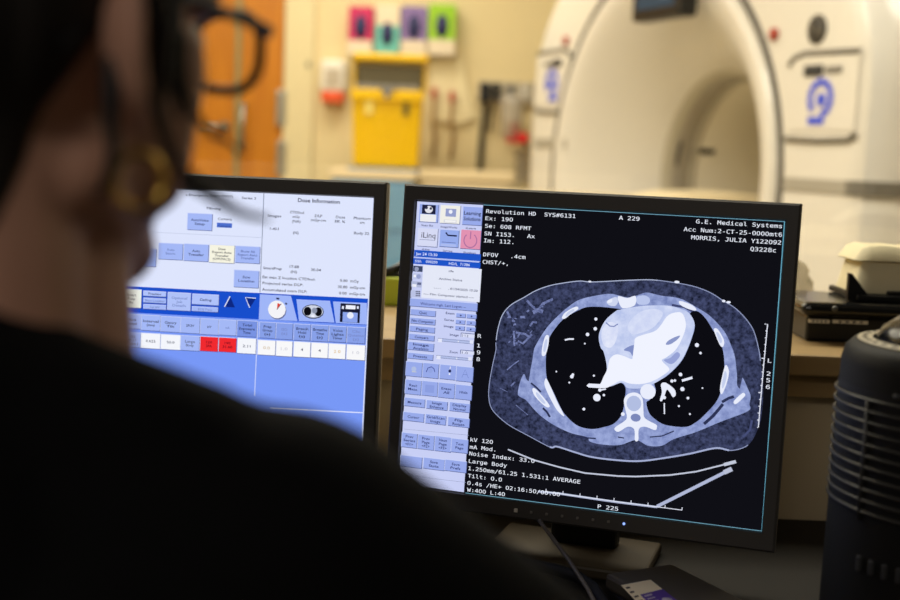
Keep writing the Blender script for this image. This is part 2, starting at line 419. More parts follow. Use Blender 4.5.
for ins, d_ in ((.07,0),(.05,-.004),(.028,-.018)):
    rings.append([(x,y,d_) for x,y in outline(N,ins)])
m_ = MB().m(M_gantry); m_.sheet([[G(*p) for p in rg] for rg in rings], closed=True); obj('front_cover', m_, None, gr, recalc=True)
m_ = MB().m(mat('pearl_side_cover', (226,224,220), .25, coat=.4)); m_.sheet([[G(x,y,d_) for x,y in outline(N,i_)] for i_,d_ in ((.028,-.018),(.010,-.045),(0,-.09),(0,-.42))], closed=True); obj('edge_cover', m_, None, gr, recalc=True)
m_ = MB().m(mat('pearl_side_cover', (222,216,204), .25, coat=.4))
rr2 = [[(x*.992,y*.992,-.425) for x,y in outline(N,.0)]]
for ins,d_ in ((0,-.43),(0,-.85),(.05,-.95),(.12,-.98)): rr2.append([(x,y,d_) for x,y in outline(N,ins)])
rr2.append([(.45*math.cos(2*math.pi*k/N), .45*math.sin(2*math.pi*k/N), -.98) for k in range(N)])
m_.sheet([[G(*p) for p in rg] for rg in rr2], closed=True); obj('rear_cover', m_, None, gr, recalc=True)
m_ = MB().m(M_groove)
oo = outline(N,.004); m_.sheet([[G(x,y,-.418) for x,y in oo],[G(x,y,-.432) for x,y in oo]], closed=True); obj('cover_seam', m_, None, gr)
def prof_obj(name, prof, material, seg=96, parent=gr):
    m_ = MB().m(material)
    m_.sheet([[G(r*math.cos(2*math.pi*k/seg), r*math.sin(2*math.pi*k/seg), d_) for k in range(seg)] for r,d_ in prof], closed=True)
    return obj(name, m_, None, parent)
prof_obj('ring_trim', [(.80,-.004),(.795,.004),(.772,.004),(.765,-.02)], mat('grey_ring_trim', (92,88,82), .5))
prof_obj('bore_funnel', [(.766,-.014),(.755,.012),(.73,.016),(.69,.004),(.64,-.03),(.58,-.08),(.52,-.14),(.47,-.195),(.435,-.24),(.415,-.272),(.405,-.292)], M_gantry)
prof_obj('bore_lip', [(.405,-.292),(.395,-.30),(.386,-.315),(.383,-.33)], mat('lip_grey', (186,178,160), .4))
prof_obj('mylar_ring', [(.383,-.33),(.380,-.335),(.378,-.40),(.380,-.405)], mat('grey_mylar', (168,160,146), .25))
prof_obj('bore_band', [(.380,-.405),(.372,-.41),(.372,-.43),(.377,-.435)], mat('lip_grey', (160,150,132)))
prof_obj('bore_tunnel', [(.377,-.435),(.372,-.45),(.372,-.72),(.40,-.86),(.45,-.98)], mat('bore_ivory', (236,228,210), .4))
# slot marks inside the bore
for th,d0,d1,hh,mm in ((165,-.335,-.35,.26,M_dark),(166,-.405,-.425,.2,M_dark)):
    t = MB().m(mm); a0 = R(th)
    t.sheet([[G(.376*math.cos(a0+x), .376*math.sin(a0+x), d_) for d_ in (d0,d1)] for x in (-hh/2,-hh/4,0,hh/4,hh/2)]); 
    obj('laser_slot', t, None, gr)
t = MB().m(mat('black_window', (24,24,24), .3))
# black positioning-laser window on the tunnel wall
best = min(((abs((P-CAM).normalized().dot(ray(707,152).normalized())-1), a_, d_) for a_ in [R(x*.5) for x in range(300,400)] for d_ in [-.44-.005*k for k in range(50)] for P in [G(.371*math.cos(a_), .371*math.sin(a_), d_)]), key=lambda q: q[0])
_, a0, d0 = best
t.sheet([[G(.368*math.cos(a0+x), .368*math.sin(a0+x), d0+dd) for dd in (.035,-.035)] for x in (-.03,-.01,.01,.03)]); obj('laser_window', t, None, gr)
# gantry display
disp = MB().m(M_black); disp.box((.10,.650,.035), (.33,.20,.07), GMX, bevel=.012); dob = obj('display', disp, None, gr)
t = MB().m(emis((88,98,108),.75)); t.box((.10,.657,.071), (.25,.14,.004), GMX); obj('display_screen', t, None, dob)
t = MB().m(emis((150,170,190),.8))
for k in range(3): t.box((.04+.06*k,.685-.03*k,.0735), (.05,.012,.002), GMX)
obj('display_readout', t, None, dob)
M_led = emis((104,112,222),.85)
def wing(s):
    dv = 0 if s > 0 else .10
    VM = GMX @ Matrix.Translation((0,dv,0))
    GV = lambda u,v,d=0: G(u,v+dv,d)
    q = lambda u: u if s > 0 else -(u-.13)
    # raised control plate, groove lines, grey band
    plate = MB().m(M_gantry); plate.box((q(.955),.285,.003), (.30,.220,.0016), VM); pl = obj('control_panel', plate, None, gr)
    t = MB().m(M_groove); pts = [GV(q(.79),.365,.002),GV(q(.81),.385,.002),GV(q(.86),.397,.002),GV(q(1.10),.392,.002)]; t.tube(pts, .009, 8); obj('upper_groove', t, None, gr)
    t = MB().m(M_groove); pts = [GV(q(.80),.150,.004),GV(q(.95),.146,.004),GV(q(1.08),.15,.004),GV(q(1.11),.165,.004)]; t.tube(pts, .009, 8); obj('lower_groove', t, None, gr)
    t = MB().m(mat('grey_band', (168,162,150), .45)); t.box((q(.945),.018,.002), (.29,.040,.008), VM, bevel=.003)
    band = obj('grey_band', t, None, gr)
    if s > 0:
        t = MB().m(mat('dark_band_end', (120,116,108), .4)); 
        path = [(1.085,.006),(1.112,.002),(1.139,-.014),(1.157,-.04),(1.1665,-.09),(1.1665,-.17)]
        inn = [(u-.012,d-.008) for u,d in path]
        t.sheet([[G(u,.038,d) for u,d in inn],[G(u,.038,d) for u,d in path],[G(u,-.004,d) for u,d in path],[G(u,-.004,d) for u,d in inn]], smooth=False)
        obj('band_end', t, None, band)
    t = MB().m(mat('stop_button_red', (176,70,54), .4)); t.lathe([(.001,0),(.019,0),(.019,.012),(.001,.016)], 20, GMX@Matrix.Translation((.705 if s > 0 else -.71,.462 if s > 0 else .53,.0))@Matrix.Translation((0,0,.0))); obj('stop_button', t, None, gr, label='round red emergency stop button')
    t = MB().m(M_dark); t.box((q(.91),.345,.0065), (.085,.032,.006), VM, bevel=.002); t.m(M_grey); t.box((q(1.0),.345,.0065), (.07,.02,.005), VM, bevel=.002); obj('readout_window', t, None, pl)
    for k in range(14):
        a = 2*math.pi*(k+.3)/14
        if 3.9 < a < 4.9: continue
        t = MB().m(M_led); t.lathe([(.001,0),(.0105,0),(.0105,.004),(.001,.005)], 10, VM@Matrix.Translation((q(.95)+.047*math.cos(a),.266+.047*math.sin(a),.0055))); obj('blue_light', t, None, pl)
    t = MB().m(M_led); t.lathe([(.001,0),(.018,0),(.018,.004),(.001,.005)], 16, VM@Matrix.Translation((q(.955),.262,.0055))); obj('blue_button', t, None, pl)
    t = MB().m(M_led); t.box((q(.935),.203,.0065), (.07,.022,.004), VM, bevel=.002); obj('blue_bar', t, None, pl)
wing(1); wing(-1)
# round maker's emblem: dark disc, pale ring and curled monogram
em = MB().m(mat('emblem_disc', (44,40,38), .5)); em.lathe([(.001,0),(.042,0),(.042,.005),(.001,.008)], 36, GMX@Matrix.Translation(((.907),.462,.0))); eo = obj('emblem', em, None, gr)
t = MB().m(mat('emblem_line', (122,114,102), .5))
def circ(r, a0, a1, n=28, cu=.907, cv=.462): return [G(cu+r*math.cos(R(a0+(a1-a0)*k/n)), cv+r*math.sin(R(a0+(a1-a0)*k/n)), .008) for k in range(n+1)]
t.tube(circ(.034,0,360), .0025, 6); 
t.tube(circ(.011,40,300,18,.897,.466), .0028, 6); t.tube([G(.902,.457,.008),G(.896,.450,.008),G(.892,.443,.008)], .0028, 6)
t.tube(circ(.010,60,290,18,.918,.460), .0028, 6); t.tube([G(.917,.458,.008),G(.932,.458,.008)], .0028, 6)
for k in range(4): t.tube(circ(.008,45+90*k,165+90*k,10,(.907)+.026*math.cos(R(90*k+45)),.462+.026*math.sin(R(90*k+45))), .002, 6)
obj('monogram', t, None, eo)
# patient table running out of the bore
tb = root('patient_table', G(0,-1.0622,.45), 'patient table of the scanner reaching into the bore', 'table')
t = MB().m(mat('cradle_ivory', (226,212,182), .35))
secs = []
for d_ in (.78,.74,.0,-.62,-.66):
    k = .9 if d_ in (.78,-.66) else 1
    secs.append([G(u*k,v,d_) for u,v in ((-.21,-.075),(-.2,-.06),(-.12,-.083),(0,-.09),(.12,-.083),(.2,-.06),(.21,-.075),(.12,-.125),(0,-.135),(-.12,-.125))])
t.sheet(secs, closed=True); t.poly(secs[0]); t.poly(secs[-1][::-1]); obj('cradle', t, None, tb, recalc=True)
t = MB().m(M_white); t.box((0,-.53,.45), (.42,.78,.54), GMX, bevel=.05); obj('pedestal', t, None, tb)
t = MB().m(M_dark); t.box((0,-1.02,.45), (.5,.08,.64), GMX, bevel=.01); obj('base', t, None, tb)
# padded head support lying on the cradle
t = MB().m(mat('cream_padding', (238,222,186), .6))
secs = []
base_v = lambda x: -.086+.75*x*x
for d_,k,h_ in ((.03,.55,.004),(.0,.8,.03),(-.1,1,.045),(-.3,1,.05),(-.5,.95,.034),(-.6,.8,.018),(-.62,.6,.004)):
    up_ = [(.15*k*math.cos(R(a)), base_v(.15*k*math.cos(R(a)))+h_*math.sin(R(a))**.6) for a in range(0,181,15)]
    dn_ = [(x, base_v(x)) for x in [.15*k*(-1+.25*i) for i in range(1,8)]]
    secs.append([G(x,v,d_) for x,v in up_+dn_])
t.sheet(secs, closed=True); t.poly(secs[0]); t.poly(secs[-1][::-1])
obj_p = obj('head_cushion', t, None, None, M=Matrix.Translation(G(0,-.085,-.3))); tag(obj_p, 'cream padded head cushion on the table inside the bore', 'cushion')

# ================================================================== DESK AND MONITORS
DZ = .72
dr = root('desk', (0,1.08,0), 'long dark desk under both monitors', 'desk')
m_ = MB().m(M_desk); m_.box((0,1.085,DZ-.0175), (2.6,.77,.035), bevel=.003); obj('desk_top', m_, None, dr)
for xx in (-1.2,1.2):
    m_ = MB().m(M_desk); m_.box((xx,1.1,(DZ-.035)/2), (.04,.68,DZ-.035)); obj('side_panel', m_, None, dr)

SW, SH = .376, .301
def mon_matrix(c, yaw, tilt):
    return Matrix.Translation(Vector(c)) @ Matrix.Rotation(-R(yaw),4,'Z') @ Matrix.Rotation(-R(tilt),4,'X')
MR = mon_matrix((.1358039,1.2472027,CAMZ-.20811276), 18.109, 4.80)
_ml = mon_matrix((0,0,0), 5.559, 4.7)
_off = _ml.to_3x3() @ Vector((SW/2,0,SH/2))
MLm = mon_matrix(Vector((-.0858,1.3379,CAMZ-.0579))-_off, 5.559, 4.7)

def textmesh(mb, s, M, x, z, h, width=None, y=0, font=None, align='LEFT', bold=False):
    """lettering lying in the screen plane: (x, z) is the left end of the baseline, h the capital height in metres"""
    cu = bpy.data.curves.new('lettering', 'FONT'); cu.body = s
    if font: cu.font = font
    cu.resolution_u = 2; cu.size = h/.73
    if bold: cu.offset = .006*h/.73*float(bold)
    o = bpy.data.objects.new('lettering', cu); COL.objects.link(o)
    dg = bpy.context.evaluated_depsgraph_get()
    me = bpy.data.meshes.new_from_object(o.evaluated_get(dg))
    t = bmesh.new(); t.from_mesh(me)
    bpy.data.objects.remove(o); bpy.data.curves.remove(cu); bpy.data.meshes.remove(me)
    if not t.verts: t.free(); return
    x1 = max(v.co.x for v in t.verts); x0 = min(v.co.x for v in t.verts)
    k = (width/(x1-x0)) if width else 1
    for v in t.verts: v.co = Vector((x+(v.co.x-x0)*k, y, z+v.co.y))
    mb._add(t, M)
MONO = None
try:
    import os
    fp = os.path.join(bpy.utils.system_resource('DATAFILES'), 'fonts', 'DejaVuSansMono.woff2')
    if os.path.exists(fp): MONO = bpy.data.fonts.load(fp)
except Exception: MONO = None

class Screen:
    """drawing on a lit screen plane; photo coordinates are read onto the plane once, everything lies in screen millimetres"""
    def __init__(s, M):
        s.M = M; s.Mi = M.inverted(); s.p = M.translation; s.n = (M.to_3x3() @ Vector((0,-1,0)))
    def uv(s, x, y):
        q = s.Mi @ onplane(x, y, s.p, s.n); return q.x, q.z
    def P(s, x, z, lay): return s.M @ Vector((x, -.00012*lay, z))
    def rect(s, mb, a, b, lay, col=None, inset=0):
        if col is not None: mb.m(emis(col))
        x0,z0 = s.uv(*a); x1,z1 = s.uv(*b)
        x0 += inset; x1 -= inset; z0 -= inset; z1 += inset
        mb.poly([s.P(x0,z1,lay), s.P(x1,z1,lay), s.P(x1,z0,lay), s.P(x0,z0,lay)]); return (x0,z0,x1,z1)
    def button(s, mb, tb, a, b, lines, lay=3, col=(152,170,234), tcol=(30,40,100), h=.0028, edge=True, wfrac=.72):
        x0,z0 = s.uv(*a); x1,z1 = s.uv(*b)
        if edge:
            e = .0006
            mb.m(emis((72,84,140))); mb.poly([s.P(x0,z1-e,lay-1), s.P(x1+e,z1-e,lay-1), s.P(x1+e,z0,lay-1), s.P(x0,z0,lay-1)])
            mb.m(emis((205,215,252))); mb.poly([s.P(x0-e,z1,lay-.5), s.P(x1,z1,lay-.5), s.P(x1,z0+e,lay-.5), s.P(x0-e,z0+e,lay-.5)])
        mb.m(emis(col)); mb.poly([s.P(x0,z1,lay), s.P(x1,z1,lay), s.P(x1,z0,lay), s.P(x0,z0,lay)])
        n = len(lines)
        for i, t in enumerate(lines):
            if not t: continue
            wd_ = min((x1-x0)*.88, len(t)*h*.78)
            cz = (z0+z1)/2 + ((n-1)/2-i)*h*1.45 - h/2
            tb.m(emis(tcol)); textmesh(tb, t, s.M, (x0+x1)/2-wd_/2, cz, h, wd_, -.00012*(lay+1), None, bold=2.2)
    def text(s, tb, t, a, xe, h, lay=6, col=(235,238,250), mono=True, bold=False):
        x0,z0 = s.uv(*a); 
        # right end: same height on the screen, photo column xe
        lo, hi = 0, .4
        for _ in range(30):
            mid = (lo+hi)/2; px = project(s.M @ Vector((x0+mid,0,z0)))[0]
            if px < xe: lo = mid
            else: hi = mid
        tb.m(emis(col)); textmesh(tb, t, s.M, x0, z0, h, lo, -.00012*lay, MONO if mono else None, bold=bold)
    def pts(s, L, lay): return [s.P(*s.uv(x,y), lay) for x,y in L]
    def smooth(s, L, n=5):
        out = []; m = len(L)
        for i in range(m):
            p0,p1,p2,p3 = [Vector(L[(i+k)%m]) for k in (-1,0,1,2)]
            for j in range(n):
                t = j/n
                out.append(tuple(.5*((2*p1)+(-p0+p2)*t+(2*p0-5*p1+4*p2-p3)*t*t+(-p0+3*p1-3*p2+p3)*t**3)))
        return out
    def blob(s, mb, L, lay, material, sm=True):
        mb.m(material); pts = s.pts(s.smooth(L) if sm else L, lay)
        t = bmesh.new(); vs = [t.verts.new(p) for p in pts]
        f = t.faces.new(vs); bmesh.ops.triangulate(t, faces=[f]); mb._add(t)
    def line(s, mb, L, w, lay, material, closed=False):
        """a drawn line of width w (metres) along photo points"""
        mb.m(material); q = [Vector(s.uv(x,y)) for x,y in L]
        if closed: q.append(q[0])
        left, right = [], []
        for i,p in enumerate(q):
            d_ = (q[min(i+1,len(q)-1)]-q[max(i-1,0)]); d_.normalize(); n_ = Vector((-d_.y,d_.x))*w/2
            left.append(p+n_); right.append(p-n_)
        mb.sheet([[s.P(a.x,a.y,lay) for a in left],[s.P(a.x,a.y,lay) for a in right]], smooth=False)
    def dot(s, mb, x, y, r, lay, material, ry=None, n=14):
        k = 1.06e-3; u,v = s.uv(x,y); ry = ry or r
        mb.m(material); mb.poly([s.P(u+r*k*math.cos(2*math.pi*i/n), v+ry*k*math.sin(2*math.pi*i/n), lay) for i in range(n)])
CMI = rot.to_3x3().transposed()
def project(p):
    q = CMI @ (p-CAM); return (450+FPX*q.x/-q.z, 300-FPX*q.y/-q.z)

def monitor(M, label, extra_parts):
    loc = M.translation.copy(); yaw = M.to_euler('XYZ').z
    back = M.to_3x3() @ Vector((0,1,0)); back.z = 0; back.normalize()
    base_c = loc + back*.095; base_c.z = DZ
    r_ = root('monitor', base_c, label, 'monitor', rz=yaw)
    bt, bs, bb = .0172, .0140, .0190
    # bezel: a frame with a sloping inner lip
    m_ = MB().m(M_bezel)
    o0 = [(-SW/2-bs,-SH/2-bb),(SW/2+bs,-SH/2-bb),(SW/2+bs,SH/2+bt),(-SW/2-bs,SH/2+bt)]
    i0 = [(-SW/2,-SH/2),(SW/2,-SH/2),(SW/2,SH/2),(-SW/2,SH/2)]
    e = .0022
    o1 = [(x+(e if x<0 else -e), z+(e if z<0 else -e)) for x,z in o0]
    i1 = [(x+(-.0012 if x<0 else .0012), z+(-.0012 if z<0 else .0012)) for x,z in i0]
    loops = [[(x,.016,z) for x,z in o0],[(x,-.002,z) for x,z in o0],[(x,-.0045,z) for x,z in o1],[(x,-.0045,z) for x,z in i1],[(x,.0008,z) for x,z in i0],[(x,.0008,z) for x,z in i0]]
    m_.sheet([[M@Vector(p) for p in lp] for lp in loops[:5]], smooth=False, closed=True)
    obj('bezel', m_, None, r_, recalc=False)
    m_ = MB().m(M_housing)
    w2,h2 = SW/2+bs-.001, SH/2
    loops = [[(x,y_,z) for x,z in ((-w2*k,-(h2+bb)*k),(w2*k,-(h2+bb)*k),(w2*k,(h2+bt)*k),(-w2*k,(h2+bt)*k))] for y_,k in ((.0165,1),(.035,.995),(.045,.97),(.062,.62),(.064,.6))]
    m_.sheet([[M@Vector(p) for p in lp] for lp in loops], smooth=False, closed=True); m_.poly([M@Vector(p) for p in loops[-1]]); obj('back_housing', m_, None, r_)
    # stand
    m_ = MB().m(M_blackmatt)
    Mb = Matrix.Translation(base_c) @ Matrix.Rotation(yaw,4,'Z')
    m_.box((0,-.030,.16), (.072,.026,.30), Mb, bevel=.005); obj('stand_column', m_, None, r_)
    m_ = MB().m(M_blackmatt); m_.box((0,-.034,.235), (.10,.05,.09), Mb, bevel=.004); obj('stand_bracket', m_, None, r_)
    m_ = MB().m(M_base); m_.box((-.008,-.052,.006), (.172,.115,.012), Mb, bevel=.003); obj('stand_base', m_, None, r_)
    scr = MB().m(emis(extra_parts['bg'])); scr.poly([M@Vector((-SW/2,0,-SH/2)),M@Vector((SW/2,0,-SH/2)),M@Vector((SW/2,0,SH/2)),M@Vector((-SW/2,0,SH/2))])
    so = obj('screen', scr, None, r_)
    return r_, so

# ---------------------------------------------------------------- right-hand screen: scan view
rm, rscr = monitor(MR, 'black monitor showing a chest CT slice on a black screen', {'bg': (15,15,21)})
S = Screen(MR)
# bezel buttons
for k in range(8):
    p = S.Mi @ onplane(516+k*(108/7), 510.3+k*(13.4/7), S.p+S.n*.0045, S.n)
    if k < 7:
        m_ = MB().m(M_grey if k else M_white); m_.box((p.x,-.0052,p.z), (.0028,.0016,.0028) if k else (.004,.0016,.004), MR, bevel=.0005); obj('button', m_, None, rm)
    else:
        m_ = MB().m(emis((140,170,255),1.6)); m_.lathe([(.0001,0),(.0013,0),(.0013,.0008),(.0001,.001)], 12, MR@Matrix.Translation((p.x,-.0046,p.z))@Matrix.Rotation(math.pi/2,4,'X')); obj('power_light', m_, None, rm, label='small glowing blue power light')
PAN = (200,207,245); BTN = (158,176,238)
pb, pt = MB(), MB()
# panel background
xa,za = -SW/2+.0006, SH/2-.0006
xr_t = S.uv(483.2,205)[0]
pb.m(emis(PAN)); pb.poly([S.P(xa,-za,1),S.P(xr_t,-za,1),S.P(xr_t,za,1),S.P(xa,za,1)])
S.button(pb,pt,(420,204),(437.5,222.5),[])
S.rect(pb,(420.5,214),(436,222.3),4,(236,236,240)); S.rect(pb,(422.5,204.6),(435.5,214.4),4,(30,32,60)); S.dot(pb,429,209.5,4.2,4.6,emis((225,225,235)),3.6); S.dot(pb,426.5,207.6,1.6,4.9,emis((40,42,70))); S.dot(pb,431,208.5,1.3,4.9,emis((40,42,70)))
S.button(pb,pt,(441,205),(459.5,224),[],col=(240,239,232)); S.rect(pb,(446,208.5),(456,217),4,(150,160,205)); S.dot(pb,450.8,211.8,2,4.6,emis((238,240,250))); S.rect(pb,(444,219.5),(456.5,223),4,(210,212,222)); S.rect(pb,(445,220),(455.8,222.4),4.6,(245,245,245))
S.button(pb,pt,(463.5,206.5),(481.5,225.5),['Learning','Solutions'],h=.0040,tcol=(14,18,66))
S.button(pb,pt,(418.5,228),(437,247),[],col=(214,218,244)); S.text(pt,'iLinq',(421.5,237.5),435.5,.0062,6,(24,26,60),False); S.line(pb,[(419.5,239.5),(435,240.3)],.0004,4,emis((90,100,150)))
S.button(pb,pt,(440.5,229.5),(458,247.5),[],col=(150,172,236)); S.line(pb,[(446,232.5),(448,235.3),(457,236)],.0016,4,emis((28,32,70))); S.line(pb,[(442,242),(456,243)],.0006,4,emis((90,104,170))); S.rect(pb,(441,243.5),(456,247),4,(172,188,240))
S.button(pb,pt,(461.5,229.5),(480,249.5),[],col=(226,146,178))
pw = [(470.5+6.4*math.cos(R(a)), 240.5-7*math.sin(R(a))) for a in range(-235,56,12)]; S.line(pb,pw,.0011,4,emis((172,112,160))); S.line(pb,[(471,231.5),(470.5,239)],.0011,4,emis((172,112,160)))
for t_,a_,xe in (('Scan Rx',(421.5,226),433.5),('ImageWorks',(441,227.6),457.5),('iLearn',(466,229),476),('iLinq',(422.3,250),429.5),('Service',(443,251.5),452.5),('Shutdown',(463.5,253.3),476)): S.text(pt,t_,a_,xe,.0021,6,(44,50,100),False,2.0)
S.rect(pb,(414.5,249.8),(480.6,261.2),3,(30,84,200)); S.rect(pb,(413.5,258),(480.3,268.5),3,(30,84,200))
S.line(pb,[(413.6,257.6),(480.6,261.6)],.0005,3.6,emis((150,170,230)))
S.text(pt,'Jan 24 15:30',(416,254.9),437.5,.0032,6,(226,234,255),False,True); S.text(pt,'SSI:',(415,262.2),421.8,.0029,6,(226,234,255),False,True); S.text(pt,'090200',(426,262.9),437.6,.0029,6,(226,234,255),False,True); S.text(pt,'HD/L  71386',(449,264.8),470,.0029,6,(226,234,255),False,True)
S.rect(pb,(423.5,265),(479.6,302.3),3,(228,232,247))
for (a,b_,c_) in (((413.5,265.6),(422.5,272),(60,70,100)),((412.5,273),(422,279.6),(190,198,232)),((411.6,281),(421.5,287.6),(176,184,216)),((411,290),(420.5,297.6),(186,194,228))): S.rect(pb,a,b_,3,c_)
S.dot(pb,416.8,269,2.3,4,emis((150,158,190))); S.dot(pb,418.8,276.5,2.4,4,emis((150,160,205))); S.dot(pb,415,276,1.4,4.4,emis((238,240,250))); S.rect(pb,(417.5,282.4),(421.2,285),4,(96,104,140)); S.rect(pb,(412.5,284),(416.5,287),4,(236,238,248))
for i in range(3):
    for j in range(3): S.rect(pb,(416+i*1.5,291+j*2),(417+i*1.5,292.3+j*2),4,(40,44,80))
for t_,a_,xe in (('idle',(449,272),453.8),('Archive Status',(439,279.6),462.3),('....',(434,288.2),441),(', 01/24/2025 15:30',(448.5,289.6),477.8),('---- Film Composer started ----',(423.8,294.6),474)): S.text(pt,t_,a_,xe,.0023,6,(52,58,100),False,2.0)
S.button(pb,pt,(410.5,298.3),(477,311.2),[]); S.text(pt,'Welcome mgh. Last Logon: -- ',(420.5,304.6),466,.0027,6,(40,50,120),False,True)
for a,b_,L in (((411,309),(435.3,316.5),['Quit']),((410.5,317.5),(435,325),['Film Composer']),((410,325.5),(434.5,333),['Paging']),((409.5,333.6),(434,341),['Compare'])): S.button(pb,pt,a,b_,L)
S.button(pb,pt,(408.5,341.6),(433.5,351.5),['Image   ','Analysis']); S.button(pb,pt,(408,352.5),(432.8,360.3),['Presets'])
for t_,a_,xe in (('Exam',(446,314),454.6),('Series',(444.3,320.6),454),('Image',(444,327),453.8),('Image',(450,335.6),459),('Zoom',(449.5,352.8),458)): S.text(pt,t_,a_,xe,.0025,6,(40,48,104),False,2.0)
for a,b_ in (((456.5,313),(465.3,317.6)),((467,314),(476.3,318.6)),((456,319.6),(464.8,324.2)),((466.8,320.6),(475.5,325.2)),((455.5,325.7),(464.4,330.3)),((466.5,326.9),(475.3,331.4))):
    S.button(pb,pt,a,b_,[]); S.dot(pb,(a[0]+b_[0])/2,(a[1]+b_[1])/2+.2,.8,4,emis((40,50,110)))
for a,b_,t_ in (((461,332.6),(474.5,338),'112'),((460.5,349.6),(474,355),'1.0')):
    S.rect(pb,a,b_,2.4,(90,100,150)); S.rect(pb,(a[0]+.6,a[1]+.7),b_,3,(218,223,248)); S.text(pt,t_,(a[0]+1.6,b_[1]-1.3),a[0]+7.6,.0027,6,(60,66,110),False)
for a,b_ in (((438,338),(474,344.3)),((436.5,355),(472.5,361.2))):
    S.rect(pb,a,b_,2.4,(110,122,170)); S.rect(pb,a,b_,3,(178,190,230),.0005); S.rect(pb,(a[0]+.3,a[1]+.4),(a[0]+4,a[1]+4.4),4,(226,230,250)); S.rect(pb,(b_[0]-4,b_[1]-4.2),(b_[0]-.5,b_[1]-.4),4,(226,230,250)); S.rect(pb,((a[0]+b_[0])/2+2,a[1]+2.6),((a[0]+b_[0])/2+2.8,b_[1]-2),4,(238,240,252))
for a,b_ in (((406.5,361.4),(421.5,377)),((423.5,362.8),(438,378.5)),((440.5,364.4),(455.5,380)),((457,366.2),(472.6,382.2))): S.button(pb,pt,a,b_,[])
S.dot(pb,414,369,2.6,4,emis((176,190,226))); S.line(pb,[(412,371.6),(416.5,372)],.0008,4.4,emis((202,206,200)))
S.line(pb,[(426.5,372),(428,368),(431.5,366.8),(434,368.5),(435,372)],.0009,4,emis((60,74,150))); S.dot(pb,430.5,370.5,2.4,4,emis((146,164,226)))
S.dot(pb,450,371,1.5,4,emis((30,36,80))); S.dot(pb,449.6,374,.9,4,emis((240,242,252))); S.line(pb,[(450.5,366.5),(450.2,369)],.0008,4,emis((240,242,252)))
S.line(pb,[(462,377.5),(465.3,369.5),(468.5,378)],.0005,4,emis((110,126,196))); S.line(pb,[(463.3,374.4),(467.3,374.8)],.0005,4,emis((110,126,196)))
for a,b_,L in (((406,379.4),(420.5,395),['Rect','Meas.']),((422.5,380.8),(437,396.5),[]),((439,382.4),(454,398.6),['Erase','All']),((456,384.4),(471.3,400.2),['Hide']),
    ((405,397.4),(424.5,407.6),['Measure']),((427,399.9),(447,410.3),['Image','Enhance']),((450,402),(469.4,412.6),['Display','Normal']),
    ((403.8,411.8),(423.5,422.2),['Cursor']),((426,413.9),(445.5,425),['Grid/Scan','Image']),((448.5,416.8),(469,427.6),['Flip','Rotate']),
    ((402.5,432.4),(416.5,448.2),['Prev','Series','<F1>']),((418.5,434.3),(433.5,450.2),['Prev','Page','<F2>']),((435.5,435.9),(450.5,452.2),['Next','Page','<F3>']),((452,438.3),(467.4,453.4),['Text','Page']),
    ((401,455),(421.5,468.5),['','']),((424,457.4),(444,470.6),['Save','State']),((445.5,459.4),(466,472.8),['Save','Prefs'])): S.button(pb,pt,a,b_,L)
S.rect(pb,(425.5,384.5),(434,393),4,(140,158,224))
for a,b_ in (((404,429),(469,435.2)),((400.5,474.6),(466,482.4))): S.line(pb,[a,b_],.0004,3,emis((150,158,196)))
obj('toolbar_panel', pb, None, rscr); obj('button_lettering', pt, None, rscr)
# scan border
bd = MB(); cy = emis((126,182,206),.85)
S.line(bd,[(483.6,204.9),(784.8,221.6)],.0006,2,cy); S.line(bd,[(784.6,221.6),(761.8,531.2)],.0008,2,emis((116,188,214),.9)); S.line(bd,[(761.8,531),(465.5,492.9)],.0006,2,cy)
obj('scan_border', bd, None, rscr)
# the chest slice
ct = MB()
fat = emis_noise('slice_fat', (13,16,32), (78,86,126), 230, .31, .74, 10)
mus = emis_noise('slice_muscle', (112,126,180), (164,178,226), 140, .3, .7)
hrt = emis_noise('slice_heart', (176,190,232), (214,222,248), 90, .3, .72)
ink = emis((12,12,18)); wht = emis((233,237,252)); brt = emis((240,243,255)); gry = emis((178,190,226)); mid = emis((124,136,186)); skn = emis((150,160,196))
body = [(496,342.5),(496,350),(492.5,366),(489.4,384),(488.8,396),(490.6,406),(496,414),(509,425),(529,436),(550,447),(557,446.5),(574.5,452),(592,457),(618,460.2),(640,461),(664,458),(690,453.6),(716,448),(732,450.4),(748,445),(757,431),(762,412),(763,385),(760.5,361),(758.7,349),(753.7,331),(746,319),(735,308),(723,300.6),(711,293),(696,287),(680,283.5),(657.5,280.3),(642.5,279.8),(621,280.6),(592,282),(580,281),(565,282.8),(550,285.6),(536,290.6),(524,297.5),(511,305),(502.5,315),(498,329)]
S.blob(ct, body, 2, fat)
sb = S.smooth(body)
n_ = 5
S.line(ct, sb[0:n_*19+1], .0008, 2.4, skn); S.line(ct, sb[n_*23:], .0008, 2.4, skn)
S.line(ct, sb[n_*9:n_*18], .0017, 2.5, emis((166,176,212)))
S.line(ct, sb[n_*32:n_*44], .0009, 2.6, emis((176,186,214)))
muscle = [(580,299.5),(570,305.6),(560,314),(550,324),(542.5,334),(536,345),(534,350),(532.5,360),(530,374),(531,381),(527,380),(524,374),(520,382.5),(518,392.5),(519,396),(526,400),(532.5,407.5),(541,416),(554,425),(571,433),(587,437),(590,441.5),(602,444.4),(620,445),(636,440),(648,445.6),(662,445.6),(674,439),(696,432),(720,422),(748,411),(749.5,404),(750.6,396),(748,389),(742.5,377.5),(743.5,390),(737.5,386),(737,375),(735,357.5),(731,345),(724,331),(710,316),(696,307),(680,298.5),(661,295.6),(647.5,292.5),(641,294),(635,296),(627.5,297.5),(619,295.6),(610,293.8),(596,295.6)]
S.blob(ct, muscle, 3, mus)
